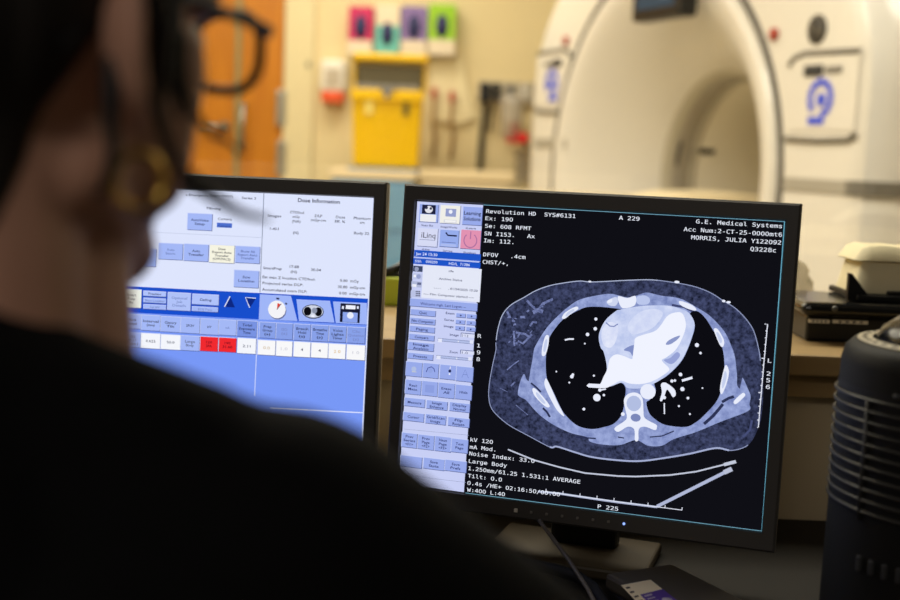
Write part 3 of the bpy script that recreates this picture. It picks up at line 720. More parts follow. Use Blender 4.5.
# fat clefts
for L,w in (([(531,383),(536,387),(541,392)],.0018),([(543,408),(547,412),(550,417)],.0022),([(722,402),(729,398),(734,396.5)],.0028),([(704,424),(713,416),(719,409),(723,404)],.0030),([(618,437),(624,438)],.0012),([(650,437),(662,436),(674,431)],.0012),([(576,437),(596,438.5)],.0014)): S.line(ct, L, w, 3.6, emis((44,50,84)))
S.line(ct, [(672,305),(684,307),(698,314)], .0022, 3.6, emis((64,70,112)))
heart = [(621,309.5),(634,307),(647.5,305.6),(667.5,305.6),(680,308.5),(688.5,312.5),(694,321),(694,330),(687.5,349),(680,362.5),(667.5,375),(655,383),(643,388),(628,388),(622,382.5),(609,386.5),(603,380),(607,369),(604,352.5),(600.6,347),(599,335),(605,321),(616,311)]
lungL = [(621,309.3),(602.5,307),(587.5,307),(578,310.5),(568,316),(562.5,320),(556,327.5),(549.5,337.5),(547,348),(546,358),(546,370),(547.5,380),(553,391),(560.5,407),(566,415.5),(577.5,425.5),(592,429),(606,426.5),(614,423.5),(621,416),(624,406),(625,397.5),(625.6,387.5),(620,382.5),(609,386),(603,384),(604,379),(607,369),(607,361),(604,352.5),(600.6,347.5),(599,335),(605,321),(616,311.5)]
lungR = [(697,311),(690,313.5),(694,321),(694.3,330),(687.8,349),(680.5,362.5),(668,375),(659,380.5),(654,382.5),(655.8,391),(650,399.5),(646.5,402.5),(649,412.5),(655,419),(666,425),(686,426.8),(697,421.5),(705,414.5),(715,403.5),(720,394),(723,379),(724.5,365),(723,350),(719.5,341),(712.5,329),(705,317.5)]
S.blob(ct, lungL, 4.2, ink); S.blob(ct, lungR, 4.2, ink); S.blob(ct, heart, 4.7, hrt)
S.blob(ct, [(603,328),(610,322),(618,326),(617,338),(612,347),(605,346),(601.5,338)], 5, emis_noise('slice_atrium', (206,214,244), (232,236,252), 120, .3, .7))
S.blob(ct, [(628,325),(640,312),(656,309),(663,314),(655,326),(644,332),(632,334)], 5, emis_noise('slice_ventricle', (200,209,242), (220,227,249), 120, .3, .7))
cham = [(675,312.5),(667.5,316),(661,325),(655,331),(642.5,335),(635.6,338),(635,343),(641,349),(642.5,356),(632.5,359),(624,356),(616,354.4),(610,359),(607.5,369),(604,376),(599,385),(588,384.4),(589,387),(605,388),(613,384.5),(621,380.6),(630,383.5),(642.5,383.8),(655,380),(667.5,372),(669,368),(662,360.5),(667,357),(676,349.5),(682.5,337.5),(686,325),(682.5,313.5)]
S.blob(ct, cham, 5.4, brt)
S.blob(ct, [(666,344.5),(668,341),(674,337.5),(680,335.5),(678,339),(671,344)], 5.8, emis((140,152,200)))
S.blob(ct, [(637,345),(640,350),(634,357),(630,352),(624,350),(630,346)], 5.0, emis((128,142,196)))
S.line(ct, [(606,322.5),(610,326),(614,326.5),(618,324)], .0012, 5.6, emis((128,140,190)))
S.blob(ct, [(664,360),(670,358),(677,352),(680,356),(672,364)], 5.2, emis((150,162,214)))
# bones
ribs = [[(562,317.5),(566,312),(576,306.6),(578.4,309),(572.5,312.8),(565,318.6)],[(545.6,336),(549,336),(548.5,345),(545.5,355),(542,355),(542.6,346)],[(545,380),(547.6,380),(557.5,402),(564.5,416),(557.5,410.5),(550,397.5),(545,386)],[(532.5,389.4),(536,389),(549,404),(548,407.4),(542.5,404),(535,396)],[(680,301),(690,304),(696,308.4),(695,310.6),(687,308.4),(680,304.4)],[(714,329),(718,329.4),(724,340),(723.3,346.4),(720.4,345.6),(716,336)],[(725.6,365),(729,371),(727,382.5),(722,394),(720,389),(722,377.5)],[(734,401),(742.5,393),(745.2,394.4),(744,397),(736,404)]]
for i,L in enumerate(ribs):
    S.blob(ct, L, 6, wht)
    if i in (0,1,5,6,3):
        cx_ = sum(p[0] for p in L)/len(L); cy_ = sum(p[1] for p in L)/len(L)
        S.blob(ct, [(cx_+(p[0]-cx_)*.55, cy_+(p[1]-cy_)*.6) for p in L], 6.3, emis((196,206,236)))
S.blob(ct, [(618,296.4),(627.5,298),(635.6,296),(635,305),(625,308.3),(620.6,306)], 6, wht)
S.blob(ct, [(607,301),(616,297),(618,302),(615,306),(609,305)], 6, emis((206,214,240))); S.blob(ct, [(608,300.6),(612,299),(612,302),(608,303)], 6.2, wht)
S.blob(ct, [(637,297),(645,295.4),(650,299),(648,304),(638,304)], 6, emis((186,198,236)))
spine = [(624,400),(627.5,394.4),(634,392.4),(640,394.4),(643,400),(643.6,410),(645,418),(656,424.4),(657,427),(655,430),(645,426.6),(639,429),(638.4,440),(635,440),(634.4,429.4),(628,426.6),(619,431.6),(615,430),(615.6,427),(624.6,421),(627,417),(625.4,409)]
S.blob(ct, spine, 6.4, wht); S.dot(ct, 634,403.4,7,6.8,gry,7.4); S.dot(ct, 635.8,417.6,4.8,6.8,mid,3.8)
S.dot(ct, 648,391.6,7.3,6.4,wht)
for x,y,r in ((596,319,1.5),(595.4,328.7,1.7),(587.7,334.4,1.7),(597,397.5,3.6),(623,414,1.8),(584,409,1.4),(594,375.6,1),(572,376.5,1.8),(573,374.6,1.3),(556.5,371.5,.8),(569.5,382.5,.9),(672,381,1.5),(675,380.5,1.2),(664.4,397.5,1.6),(680.6,374.4,1.7),(682.5,389,2),(688,398,1.3),(700.6,353,1.2),(702.5,388,.8),(690,414,.9),(697,345,1.9),(679,406,1),(585,343.6,.8),(600,390,1.6),(604,395,1.2)): S.dot(ct,x,y,r,6,wht)
S.line(ct,[(565,340),(569,339),(574,339)],.0016,6,wht); S.line(ct,[(682,380.6),(692.5,377.6)],.0024,6,wht); S.line(ct,[(664.4,403),(664.5,414)],.0012,6,wht); S.line(ct,[(588.5,385.4),(600,386)],.0040,6,wht); S.line(ct,[(600,390),(606,389)],.0014,6,wht)
S.blob(ct,[(661,384.4),(665,382.4),(671,386),(675,390),(675.8,395),(673,397),(670,392.5),(667,389.6),(664.5,396),(662,401),(660,400),(662,392)],6,wht)
gl = emis_noise('slice_gland', (62,71,116), (136,147,196), 420, .3, .7)
for L,w in (([(527,300.5),(532,306),(537.5,310.5),(543,303.5),(553,299)],.0024),([(533,312.5),(538,310),(543,312)],.0042),([(514,331),(514.5,346)],.0020),([(516,332.5),(525,334),(530,337.5)],.0022),([(532,334.5),(523,343.5),(518,341)],.0022),([(507,311),(510.5,318)],.0022),([(520,317),(525,317)],.0024),([(530,326),(533,322),(537,322.5)],.0020),([(515,382),(511,386)],.0016),([(519,360.5),(514,364),(507,370)],.0012),([(527,312),(529,310)],.002),([(500,388),(508,392)],.0006),([(516,405),(528,415)],.0007)): S.line(ct,L,w,2.8,gl)
_r = random.Random(4)
for k in range(46):
    x = _r.uniform(505,545); y = _r.uniform(299,346)
    if (x-525) + (y-322)*.75 > 14 or y < 304+max(0,526-x)*.75: continue
    a = _r.uniform(0,6.28); l_ = _r.uniform(1.2,4); S.line(ct,[(x,y),(x+l_*math.cos(a),y+l_*math.sin(a))],_r.uniform(.0007,.0019),2.7,gl)
S.line(ct,[(743,437),(750,430),(752,420)],.002,2.8,emis((70,78,120)))
for x,y,rx_,ry_ in ((723.8,301,1.6,1.2),(728.6,302.2,2,1.1),(677,282,2.4,1.2),(590,281.6,1.6,.9)): S.dot(ct,x,y,rx_,6,wht,ry_)
# couch lines and rulers
S.line(ct,[(508,449.4),(534,460),(559,467),(585,473),(618,476),(636,476.5),(670,475),(696,471.6),(728,463.6),(736,461.6)],.0015,3,emis((196,202,220)))
S.line(ct,[(724,464.6),(736,461.5)],.0032,3.2,emis((196,202,220))); S.line(ct,[(657,506.4),(727,471.2)],.0032,3,emis((176,184,214))); S.line(ct,[(724,472.4),(732,468.8)],.0045,3.2,emis((186,192,214)))
S.line(ct,[(538,491.4),(559,493.4),(600,499.6),(617,502),(657,507)],.0022,3,emis((170,178,206)))
S.line(ct,[(545,491.5),(620,502),(682,510)],.0007,3.4,wht)
for k in range(9): S.line(ct,[(546+k*17,491.6+k*2.3),(546+k*17+.2,488.8+k*2.3)],.0007,3.5,wht)
S.line(ct,[(764.6,324),(767.6,324.2),(764,362),(758.4,427),(757.2,427.4)],.0009,3,wht)
for k in range(14):
    t_ = k/14; x = 767.4+(758.5-767.4)*t_; y = 331+96*t_; S.line(ct,[(x-(3.2 if k%5==4 else 1.8),y-.3),(x,y)],.0009,3.2,wht)
obj('scan_image', ct, None, rscr)
# overlay lettering
HC = .0054
for t_,a_,xe in (('Revolution HD  SYS#6131',(486.3,213),575.6),('Ex: 190',(485.6,220),513),('Se: 608 RFMT',(485.2,227.6),531.3),('SN I153.   Ax',(484.6,235.2),535),('Im: 112.',(484.2,242.2),513.4),('DFOV   .4cm',(483.4,256.2),525.6),('CHST/+,',(482.8,263.6),508),
    ('A 229',(619,219.6),639.6),('G.E. Medical Systems',(696,223.3),782),('Acc Num:2-CT-25-0000mt6',(683.7,231),782),('MORRIS, JULIA Y122092',(691.2,239.2),781),('Q3228c',(750.3,250.8),776),
    ('R',(477.8,337.6),481.4),('1',(477.2,347.2),480.4),('9',(477,354),480.4),('8',(476.6,360.8),480),('L',(767.8,362.4),771.4),('2',(766.6,375.4),770.4),('5',(766.2,382),770),('6',(765.8,388.6),769.8),
    ('kV 120',(470.6,441.2),493),('mA Mod.',(470,448.4),495.4),('Noise Index: 33.0',(469.5,455),534.6),('Large Body',(469,462.6),507),('1.250mm/61.25 1.531:1 AVERAGE',(468.6,469.8),580.4),('Tilt: 0.0',(468,477.2),502),('0.4s /HE+ 02:16:50/00.00',(467.6,484.4),560),('W:400 L:40',(467.2,491.2),505),('P 225',(597.8,508),618.2)):
    ot = MB(); S.text(ot,t_.replace('0','O'),a_,xe,HC,8,(236,240,252),True,.8); obj('scan_lettering', ot, None, rscr)

# ---------------------------------------------------------------- left-hand screen: dose page
lm_, lscr = monitor(MLm, 'black monitor showing a blue dose page with two red boxes', {'bg': (120,152,246)})
S = Screen(MLm)
xl = -SW/2; zt_ = SH/2
fb, ft = MB(), MB()
zband = S.uv(259,293)[1]; zband2 = S.uv(259,319.4)[1]
fb.m(emis((222,229,253))); fb.poly([S.P(xl,zband,1),S.P(SW/2,zband,1),S.P(SW/2,zt_,1),S.P(xl,zt_,1)])
fb.m(emis((24,78,204))); fb.poly([S.P(xl,zband2,1.5),S.P(SW/2-.001,zband2,1.5),S.P(SW/2-.001,zband,1.5),S.P(xl,zband,1.5)])
S.line(fb,[(264,192.6),(260,292.8)],.0007,2,emis((110,120,150)))
S.line(fb,[(150,232),(262,237.6)],.0005,2,emis((190,198,226)))
INK = (34,36,66)
for t_,a_,xe,h,bo in (('s Emergency Exam (3927)',(186,195.6),233,.0025,False),('Series 3',(242,199),256,.0027,False),('Filming',(207,209.2),221,.0027,False),('Camera',(218,219.8),232,.0026,False),
    ('Dose Information',(298,201.9),340,.0042,True),('Images',(268,216.8),281.3,.0029,False),('CTDIvol',(290,213.4),304,.0029,False),('mGy',(292.8,217.9),300,.0029,False),('(NA)',(292.2,222.4),300.6,.0029,False),('DLP',(315,217.1),322.4,.0029,False),('mGy-cm',(311,221.1),326,.0029,False),('Dose',(336,218.2),345.2,.0029,False),('Eff. %',(335,222.6),345.2,.0029,False),('Phantom',(353.8,219.2),370.7,.0029,False),('cm',(360,223.6),364.6,.0027,False),('1-401',(270,229.9),278.6,.0029,False),('(N)',(293.2,233.9),298.6,.0029,False),('Body 32',(354,234.2),369.2,.0029,False),
    ('SmartPrep',(263.3,269.1),281.8,.0029,False),('17.88',(289.7,267.7),299,.0029,False),('(N)',(290.8,272.9),297,.0029,False),('30.04',(311,270.9),321,.0029,False),('Est max Z location CTDIvol:',(262.6,278.1),315.4,.0029,False),('Projected series DLP:',(262.6,284.2),303,.0029,False),('Accumulated exam DLP:',(262.2,290.6),307,.0029,False),('0.00  mGy',(340,281.7),359,.0029,False),('30.80  mGy-cm',(338,287.9),365,.0029,False),('0.00  mGy-cm',(339,294.2),365,.0029,False)):
    tt = MB(); S.text(tt,t_,a_,xe,h,6,INK,False,3.2 if bo else 2.0); obj('dose_lettering', tt, None, lscr)
LB = (164,184,246)
S.button(fb,ft,(188,213.2),(211.8,230.6),['AutoVoice','Setup'],col=LB); S.rect(fb,(217,222.6),(232,228),3,(78,112,206)); S.text(ft,'Camera',(218.5,226.9),230.6,.0026,6,(28,42,110),False)
S.button(fb,ft,(133,248),(155.6,266.6),['',''],col=LB); S.button(fb,ft,(159,243),(182.4,260),['Auto','Store'],col=LB,tcol=(110,126,190)); S.button(fb,ft,(184.4,243.8),(208,261.6),['Auto','Transfer'],col=LB)
S.button(fb,ft,(210,244.6),(234,263.4),['Dose','Report Auto','Transfer','(OFF/PACS)'],col=(246,244,226),tcol=(70,70,70),h=.0025); S.button(fb,ft,(236,246),(259.4,263.6),['Show All','Report Auto','Transfer'],col=LB,tcol=(84,100,170),h=.0025); S.button(fb,ft,(234.6,270),(258.4,288),['Show','Location'],col=LB)
S.button(fb,ft,(122,289),(141,308),['Smart','Prep','Rx'],col=(240,242,232),tcol=(70,74,84)); S.button(fb,ft,(144,291),(166,296.8),['Preview'],col=(176,194,250),h=.0026); S.button(fb,ft,(144,298),(166,303.4),['Show Localizer'],col=LB,tcol=(110,126,190),h=.0022); S.button(fb,ft,(144,304.4),(166,309.8),['1st kV'],col=LB,tcol=(110,126,190),h=.0022)
S.button(fb,ft,(168.4,292.4),(190.4,311),['Optional','Job','Details'],col=(176,194,248),tcol=(120,136,200)); S.button(fb,ft,(193,294),(218.6,305.4),['Gating'],col=(176,194,250)); S.button(fb,ft,(192.6,306.6),(218,312.2),['ECG Trace'],col=LB,tcol=(110,126,190),h=.0022)
S.blob(fb,[(225,307),(235,307.4),(230.4,296.4)],3,emis((14,40,130)),False); S.line(fb,[(224.6,306.8),(230.2,296.2)],.0011,4,emis((220,228,252)))
S.blob(fb,[(245.6,297.6),(256,298.4),(250,308)],3,emis((14,40,130)),False); S.line(fb,[(256,298.2),(245.4,297.4),(249.8,307.6)],.0010,4,emis((220,228,252)))
hd = [((123,314),(140.6,329),['Thick','Speed']),((141.8,315),(160,331),['Interval','(mm)']),((161.4,316.4),(180,332.4),['Gantry','Tilt']),((181.2,317.6),(199.4,333.6),['SFOV']),((201,318.6),(218,335),['kV']),((219.4,319.6),(236,335.6),['mA']),((237.6,320.4),(256.6,337),['Total','Exposure','Time'])]
for i,(a,b_,L) in enumerate(hd): S.button(fb,ft,a,b_,L,col=LB if i<6 else (120,146,226),tcol=INK if i!=5 else (120,136,200))
vl = [((123,332.4),(140,347.6),['1.25','39.37','0.984:1'],LB),((141.4,333),(160,349),['0.625'],(244,246,252)),((161.4,334.4),(180,350),['S0.0'],(244,246,252)),((181.2,335.6),(199,351),['Large','Body'],LB),((200.6,336.4),(217.6,351.6),['120','SFA'],(240,42,48)),((219.2,337.4),(236,352.4),['190','31.60'],(240,42,48)),((238,338),(255.6,354),['2.11'],(244,246,252))]
for a,b_,L,c_ in vl: S.button(fb,ft,a,b_,L,col=c_,tcol=(110,12,30) if c_[0]==240 else (80,84,110))
for L in ([(260,294.2),(291,295.8),(297.5,321),(258.8,319.4)],[(296.5,299.2),(330,300.8),(334.5,322.6),(299,321)],[(333,301.4),(367,303),(367,324.6),(335.8,323)]): S.blob(fb,L,2.4,emis((160,182,248)),False)
S.dot(fb,277.6,310.6,9.2,3,emis((90,100,150))); S.dot(fb,277,309.4,9.2,3.5,emis((244,244,248))); S.blob(fb,[(277,309.8),(277.6,303),(281,304.4)],4,emis((226,70,60)),False); S.line(fb,[(277,309.6),(281.4,303.6)],.0007,4.4,emis((40,40,60))); S.line(fb,[(276.4,298.4),(279.4,298.8)],.0020,3,emis((40,46,80))); S.line(fb,[(285.4,303),(287,304.4)],.0018,3,emis((40,46,80)))
S.dot(fb,313,311.6,11.4,3,emis((60,66,96)),7.4); S.dot(fb,313,311.4,10.4,3.4,emis((206,212,228)),6.4); S.dot(fb,307.6,311.2,4,3.8,ink,4.6); S.dot(fb,318.4,311.8,3.8,3.8,ink,4.6); S.dot(fb,314.6,310.6,2.8,4.2,emis((140,148,170)),3); S.dot(fb,313,316,2,4.2,wht,1.6)
S.rect(fb,(340.6,303.2),(359.6,323),3,(24,26,50)); S.rect(fb,(343,312),(357.4,322.6),3.6,(140,164,236)); S.rect(fb,(346,305),(355.4,309.4),4,(240,242,252)); S.dot(fb,350.4,315.4,3.4,4.2,wht); S.rect(fb,(342,306),(344,309),4,wht_ := (220,226,246)); S.rect(fb,(357,306),(358.8,309),4,(220,226,246))
h2 = [((260,322),(275.2,338.4),['Prep','Group','(s)'],INK),((276.7,323),(292.3,339.6),['ISD','(s)'],(120,136,200)),((294.4,324),(310,340.8),['Breath','Hold','(s)'],INK),((312,325),(328,341.8),['Breathe','Time','(s)'],INK),((329.6,326),(345.8,342.4),['Voice','Lights','Timer'],INK),((347.6,327),(364.6,343.6),['Clin','Question','(s)'],(120,136,200))]
for a,b_,L,tc_ in h2: S.button(fb,ft,a,b_,L,col=(136,160,232),tcol=tc_)
v2 = [((258.4,340),(275,355.4),'0.0',(210,190,160)),((276.7,340.8),(292,356.6),'1.0',(210,210,220)),((294.2,341.6),(310,357.4),'4',(60,60,90)),((311.8,342.6),(327.6,358.2),'4',(60,60,90)),((329.2,343.6),(345.2,359.2),'2 0',(220,180,110)),((347.2,344.6),(364.6,360.4),'1 0',(210,210,220))]
for a,b_,t_,tc_ in v2: S.button(fb,ft,a,b_,[t_],col=(248,248,250),tcol=tc_,h=.0032)
S.line(fb,[(258,321),(254.6,396)],.0009,2,emis((206,216,252))); S.line(fb,[(270,408.2),(362.6,412.7)],.0011,2,emis((226,232,254)))
fb.m(emis((226,232,254))); fb.poly([S.P(SW/2-.0012,-zt_,2),S.P(SW/2,-zt_,2),S.P(SW/2,zband,2),S.P(SW/2-.0012,zband,2)])
obj('dose_form', fb, None, lscr); obj('button_lettering', ft, None, lscr)

# ================================================================== THINGS ON THE DESK
# console box with a sticker, keyboard, cables
p0 = onz(628,556,DZ+.03)
kb = root('control_box', onz(672,612,DZ), 'dark control box with a white and purple sticker at the monitor foot', 'control box', rz=R(24))
KM = Matrix.Translation(onz(664,600,DZ)) @ Matrix.Rotation(R(20),4,'Z')
KM = Matrix.Translation(onz(662,612,DZ)) @ Matrix.Rotation(R(28),4,'Z')
m_ = MB().m(mat('dark_taupe_plastic', (74,68,58), .5)); m_.box((0,-.02,.0225), (.080,.12,.016), KM, bevel=.004); obj('case', m_, None, kb)
m_ = MB().m(M_blackmatt); m_.box((0,-.02,.0072), (.074,.114,.0145), KM, bevel=.003); obj('base', m_, None, kb)
ZS = DZ+.0306
q = [onz(*p,ZS) for p in ((621,585),(650,580),(676,599),(690,612),(655,622))]
qa,qb = onz(621,585.5,ZS), onz(650.5,580,ZS); qc,qd = onz(678,602,ZS), onz(646,612,ZS)
def sq(s_,t_): return qa.lerp(qb,s_).lerp(qd.lerp(qc,s_),t_)
m_ = MB().m(mat('sticker_white', (250,234,200), .6))
m_.prism([sq(0,0),sq(1,0),sq(1,1),sq(0,1)], (0,0,.0004)); st_o = obj('sticker', m_, None, kb, label='cream paper sticker with a purple corner')
m_ = MB().m(mat('sticker_purple', (86,54,160), .5)); m_.prism([sq(.26,.46)+Vector((0,0,.0005)),sq(1,.46)+Vector((0,0,.0005)),sq(1,1)+Vector((0,0,.0005)),sq(.26,1)+Vector((0,0,.0005))], (0,0,.0003)); 
m_.m(mat('sticker_mark', (200,190,210), .5)); cc = sq(.78,.86); m_.lathe([(.0001,0),(.005,0),(.005,.0004),(.0001,.0005)], 16, Matrix.Translation(cc+Vector((0,0,.0009))))
for k in range(3): a_,b2 = sq(.32+.0*k,.53+.12*k), sq(.56,.53+.12*k); m_.prism([a_+Vector((0,0,.0009)),b2+Vector((0,0,.0009)),b2.lerp(sq(.56,1),.1)+Vector((0,0,.0009)),a_.lerp(sq(.32,1),.1)+Vector((0,0,.0009))], (0,0,.0002))
obj('purple_print', m_, None, st_o)
m_ = MB().m(mat('sticker_ink', (70,60,50), .6))
for k in range(5): a_,b2 = sq(.05,.12+.17*k)+Vector((0,0,.0006)), sq(.18,.12+.17*k)+Vector((0,0,.0006)); d3 = (sq(.05,1)-sq(.05,0))*.05; m_.prism([a_,b2,b2+d3,a_+d3], (0,0,.0002))
obj('print_lines', m_, None, st_o)
# keyboard at the lower left of the stand
KB = Matrix.Translation(onz(505,634,DZ)) @ Matrix.Rotation(R(-14),4,'Z')
kr = root('keyboard', KB.translation, 'black keyboard on the desk in front of the monitor with the CT slice', 'keyboard', rz=R(-14))
m_ = MB().m(M_black); m_.box((-.10,-.07,.011), (.40,.15,.018), KB, bevel=.005); obj('case', m_, None, kr)
for rI in range(5):
    m_ = MB().m(M_blackmatt)
    for cI in range(18): m_.box((-.28+cI*.0212,-.125+rI*.0265,.0225), (.017,.020,.007), KB, bevel=.002, seg=1)
    obj('key_row', m_, None, kr)
m_ = MB().m(emis((190,196,205),.8)); p = KB @ Vector((.085,-.01,.0205)); m_.box(p, (.003,.003,.0012)); obj('indicator_light', m_, None, kr)
# cables
m_ = MB().m(mat('grey_cable', (96,88,76), .5))
pp = [W(539,520,1.225),W(548,532,1.215),W(557,544,1.200),W(566,556,1.18),W(576,571,1.155),W(587,588,1.12),W(600,612,1.07),W(612,645,1.02)]
m_.tube(pp, .0021, 8)
tag(obj('cable', m_, M=Matrix.Translation(pp[4])), 'thin grey cable hanging in front of the black stand column', 'cable')
m_ = MB().m(M_blackmatt)
pp = [onz(500,560,DZ+.0195),onz(530,565,DZ+.0195),onz(556,570,DZ+.0195),onz(578,577,DZ+.0195),onz(594,588,DZ+.0145),onz(604,602,DZ+.0075),onz(612,628,DZ+.0065)]
m_.tube(pp, .006, 10); tag(obj('cable_bundle', m_, M=Matrix.Translation(pp[3])), 'thick black cable curving over the monitor foot to the control box', 'cable')

# ================================================================== THINGS ON THE WINDOW LEDGE
LZ = .925
def onledge(x,y): return onz(x,y,LZ)
r_ = root('printer', (W(860,341,1.58).x,1.60,LZ), 'black boxy device with pale labels on the window ledge', 'device')
xl_ = W(804,341,1.56).x
zt1 = W(804,300,1.56).z
zt2 = W(804,314,1.56).z
wdev = .36
m_ = MB().m(M_black); m_.box((xl_+wdev/2,1.62,(LZ+zt2)/2), (wdev,.13,zt2-LZ), bevel=.004); obj('body', m_, None, r_)
m_ = MB().m(mat('glossy_black', (22,22,22), .18)); m_.box((xl_+wdev/2-.006,1.61,(zt1+zt2)/2), (wdev+.012,.15,zt1-zt2), bevel=.010, seg=3); obj('lid', m_, None, r_)
for x0,x1,y0,y1 in ((809,829.5,318.5,324),(833,868,319,325)):
    a = W(x0,y0,1.553); c = W(x1,y1,1.553); m_ = MB().m(mat('pale_label', (228,222,206), .5)); m_.box(((a.x+c.x)/2,1.554,(a.z+c.z)/2), (c.x-a.x,.003,(a.z-c.z)*.8), bevel=.0005)
    m_.m(M_dark)
    for k in range(4): m_.box((a.x+(c.x-a.x)*(.2+.2*k),1.5522,(a.z+c.z)/2), ((c.x-a.x)*.08,.001,(a.z-c.z)*.35))
    obj('label_plate', m_, None, r_)
m_ = MB().m(mat('glint_knob', (70,70,68), .2)); m_.ell(W(835,309,1.533), (.004,.004,.004)); obj('knob', m_, None, r_)
# open black tray with crumpled pale sheets on the device
TY = 1.62; tz = zt1+.001
ta = W(842,293,TY)
tr = root('paper_tray', (ta.x+.13,TY,tz), 'black tray with a sloping side on top of the black device', 'tray')
m_ = MB().m(M_black)
m_.box((ta.x+.13,TY,tz+.004), (.26,.12,.008), bevel=.002); m_.prism([(ta.x-.010,TY-.055,tz),(ta.x+.022,TY-.055,tz),(ta.x-.006,TY-.055,tz+.034),(ta.x-.010,TY-.055,tz+.035)], (0,.008,0)); 
m_.box((ta.x+.15,TY-.052,tz+.007), (.22,.008,.014), bevel=.002); m_.box((ta.x+.15,TY+.052,tz+.012), (.22,.008,.024), bevel=.002)
obj('tray_body', m_, None, tr)
m_ = MB().m(mat('crumpled_ivory_sheet', (230,218,180), .6, noise=.06, nscale=30, bump=.3))
import mathutils.noise as mn
def pad(z0, z1, x0, x1, y0, y1, amp, seed):
    gx, gy = 24, 10; top = []; 
    for j in range(gy+1):
        row = []
        for i in range(gx+1):
            x = x0+(x1-x0)*i/gx; y = y0+(y1-y0)*j/gy
            edge = min(i,gx-i,j*2,(gy-j)*2)/3; edge = min(1,edge*2.5)
            z = z0+(z1-z0)*(edge**.6) + amp*edge*mn.noise(Vector((x*38+seed,y*38,seed)))
            row.append((x,y,z))
        top.append(row)
    m_.sheet(top); m_.sheet([[(p[0],p[1],z0-.001) for p in row][::-1] for row in top])
    top_edges = None
pad(tz+.009, tz+.056, ta.x+.002, ta.x+.25, TY-.045, TY+.043, .004, 3); pad(tz+.050, tz+.068, ta.x+.002, ta.x+.25, TY-.04, TY+.043, .004, 8)
tag(obj('wipe_pack', m_, M=Matrix.Translation((ta.x+.13,TY,tz+.009))), 'crumpled ivory pack of sheets lying in the black tray', 'pack')
m_ = MB().m(mat('white_crumpled_tissue', (240,234,220), .7, bump=.3, nscale=40))
m_.sheet([[(ta.x+.10+.14*i/12, TY-.01+.06*j/6, tz+.076+.034*math.sin(math.pi*i/12)**.7*(.5+.5*math.sin(math.pi*j/6))+.008*mn.noise(Vector((i*.8,j*.9,2)))) for i in range(13)] for j in range(7)])
tag(obj('tissue', m_, M=Matrix.Translation((ta.x+.17,TY,tz+.08))), 'white crumpled tissue on top of the ivory pack', 'tissue')
# clear plastic bag behind / left of the device
m_ = MB().m(glass_mat('crinkled_clear_film', (.95,.94,.9), .12, .1, (206,196,170), .35))
gp = []
bc = onledge(796,338); bc.y = 1.70
for j in range(11):
    row = []
    for i in range(20):
        a = 2*math.pi*i/20; hh = j/10
        rr_ = .040*(math.sin(math.pi*(.12+.80*hh))**.6)*(1+.35*mn.noise(Vector((math.cos(a)*2,math.sin(a)*2,hh*4+5))))
        row.append((bc.x+.024+rr_*math.cos(a)*1.3, bc.y+.02+rr_*math.sin(a)*.5+.06, LZ+.002+.085*hh+.010*mn.noise(Vector((i*.7,j*.9,1)))*hh))
    gp.append(row)
m_.sheet(gp, closed=True, smooth=False); tag(obj('plastic_bag', m_, M=Matrix.Translation((bc.x,bc.y,LZ))), 'crinkled clear plastic bag on the ledge left of the black device', 'bag')
# small green box between the monitors
gc = W(393,300,1.74)
r_ = root('marker_box', (gc.x,1.76,LZ), 'small lime green box seen between the two monitors', 'box')
m_ = MB().m(mat('lime_card', (186,204,58), .5)); m_.box((gc.x,1.76,LZ+.020), (.06,.05,.040), bevel=.003); obj('carton', m_, None, r_)
m_ = MB().m(M_black); m_.tube([(gc.x-.012,1.745,LZ+.045),(gc.x+.004,1.755,LZ+.052),(gc.x+.018,1.765,LZ+.062)], .006); m_.box((gc.x,1.76,LZ+.043), (.05,.03,.006), bevel=.002); obj('black_clip', m_, None, r_)

# ================================================================== TOWER FAN
FY = 1.0
ftop = W(930,345,FY).z; fcx = W(847,360,FY).x+.092; 
fr = root('tower_fan', (fcx,FY,DZ), 'black tower fan with slatted vents and domed dial on the desk', 'fan')
FM = Matrix.Translation((fcx,FY,DZ)); fh = ftop-DZ
m_ = MB().m(mat('fan_black', (13,13,12), .6, spec=.3))
m_.lathe([(.084,0),(.104,.004),(.106,.018),(.098,.028),(.095,.05),(.0925,fh-.016),(.090,fh-.006),(.084,fh),(.072,fh+.001),(.060,fh-.003)], 64, FM); obj('body', m_, None, fr)
m_ = MB().m(mat('fan_label_ring', (206,196,170), .5)); m_.lathe([(.069,fh+.0016),(.081,fh+.0008),(.081,fh+.0016),(.069,fh+.0026)], 64, FM, close=False)
m_.m(M_dark)
for k in range(40):
    a = 2*math.pi*k/40
    m_.box((.075*math.cos(a),.075*math.sin(a),fh+.0024), (.004,.002,.0006), FM@Matrix.Identity(4))
obj('label_ring', m_, None, fr, label='pale printed ring on top')
m_ = MB().m(mat('glossy_black', (22,22,22))); m_.lathe([(.066,fh-.002),(.066,fh+.004),(.062,fh+.011),(.050,fh+.020),(.032,fh+.025),(.0005,fh+.027)], 48, FM); obj('dial', m_, None, fr)
z1, z0 = W(846,388,FY).z-DZ, W(838,505,FY).z-DZ
m_ = MB().m(M_blackmatt)
a0, a1 = R(140), R(285)
m_.sheet([[FM@Vector((.0932*math.cos(a0+(a1-a0)*k/24),.0932*math.sin(a0+(a1-a0)*k/24),z)) for k in range(25)] for z in (z0-.006,z1+.006)]); obj('vent_recess', m_, None, fr)
m_ = MB().m(mat('fan_slat', (58,57,55), .35))
for i in range(11):
    z = z0+(z1-z0)*(i+.5)/11
    m_.tube([FM@Vector((.0945*math.cos(a0+(a1-a0)*k/24),.0975*math.sin(a0+(a1-a0)*k/24),z+.003*math.sin(math.pi*k/24))) for k in range(25)], .0016, 6)
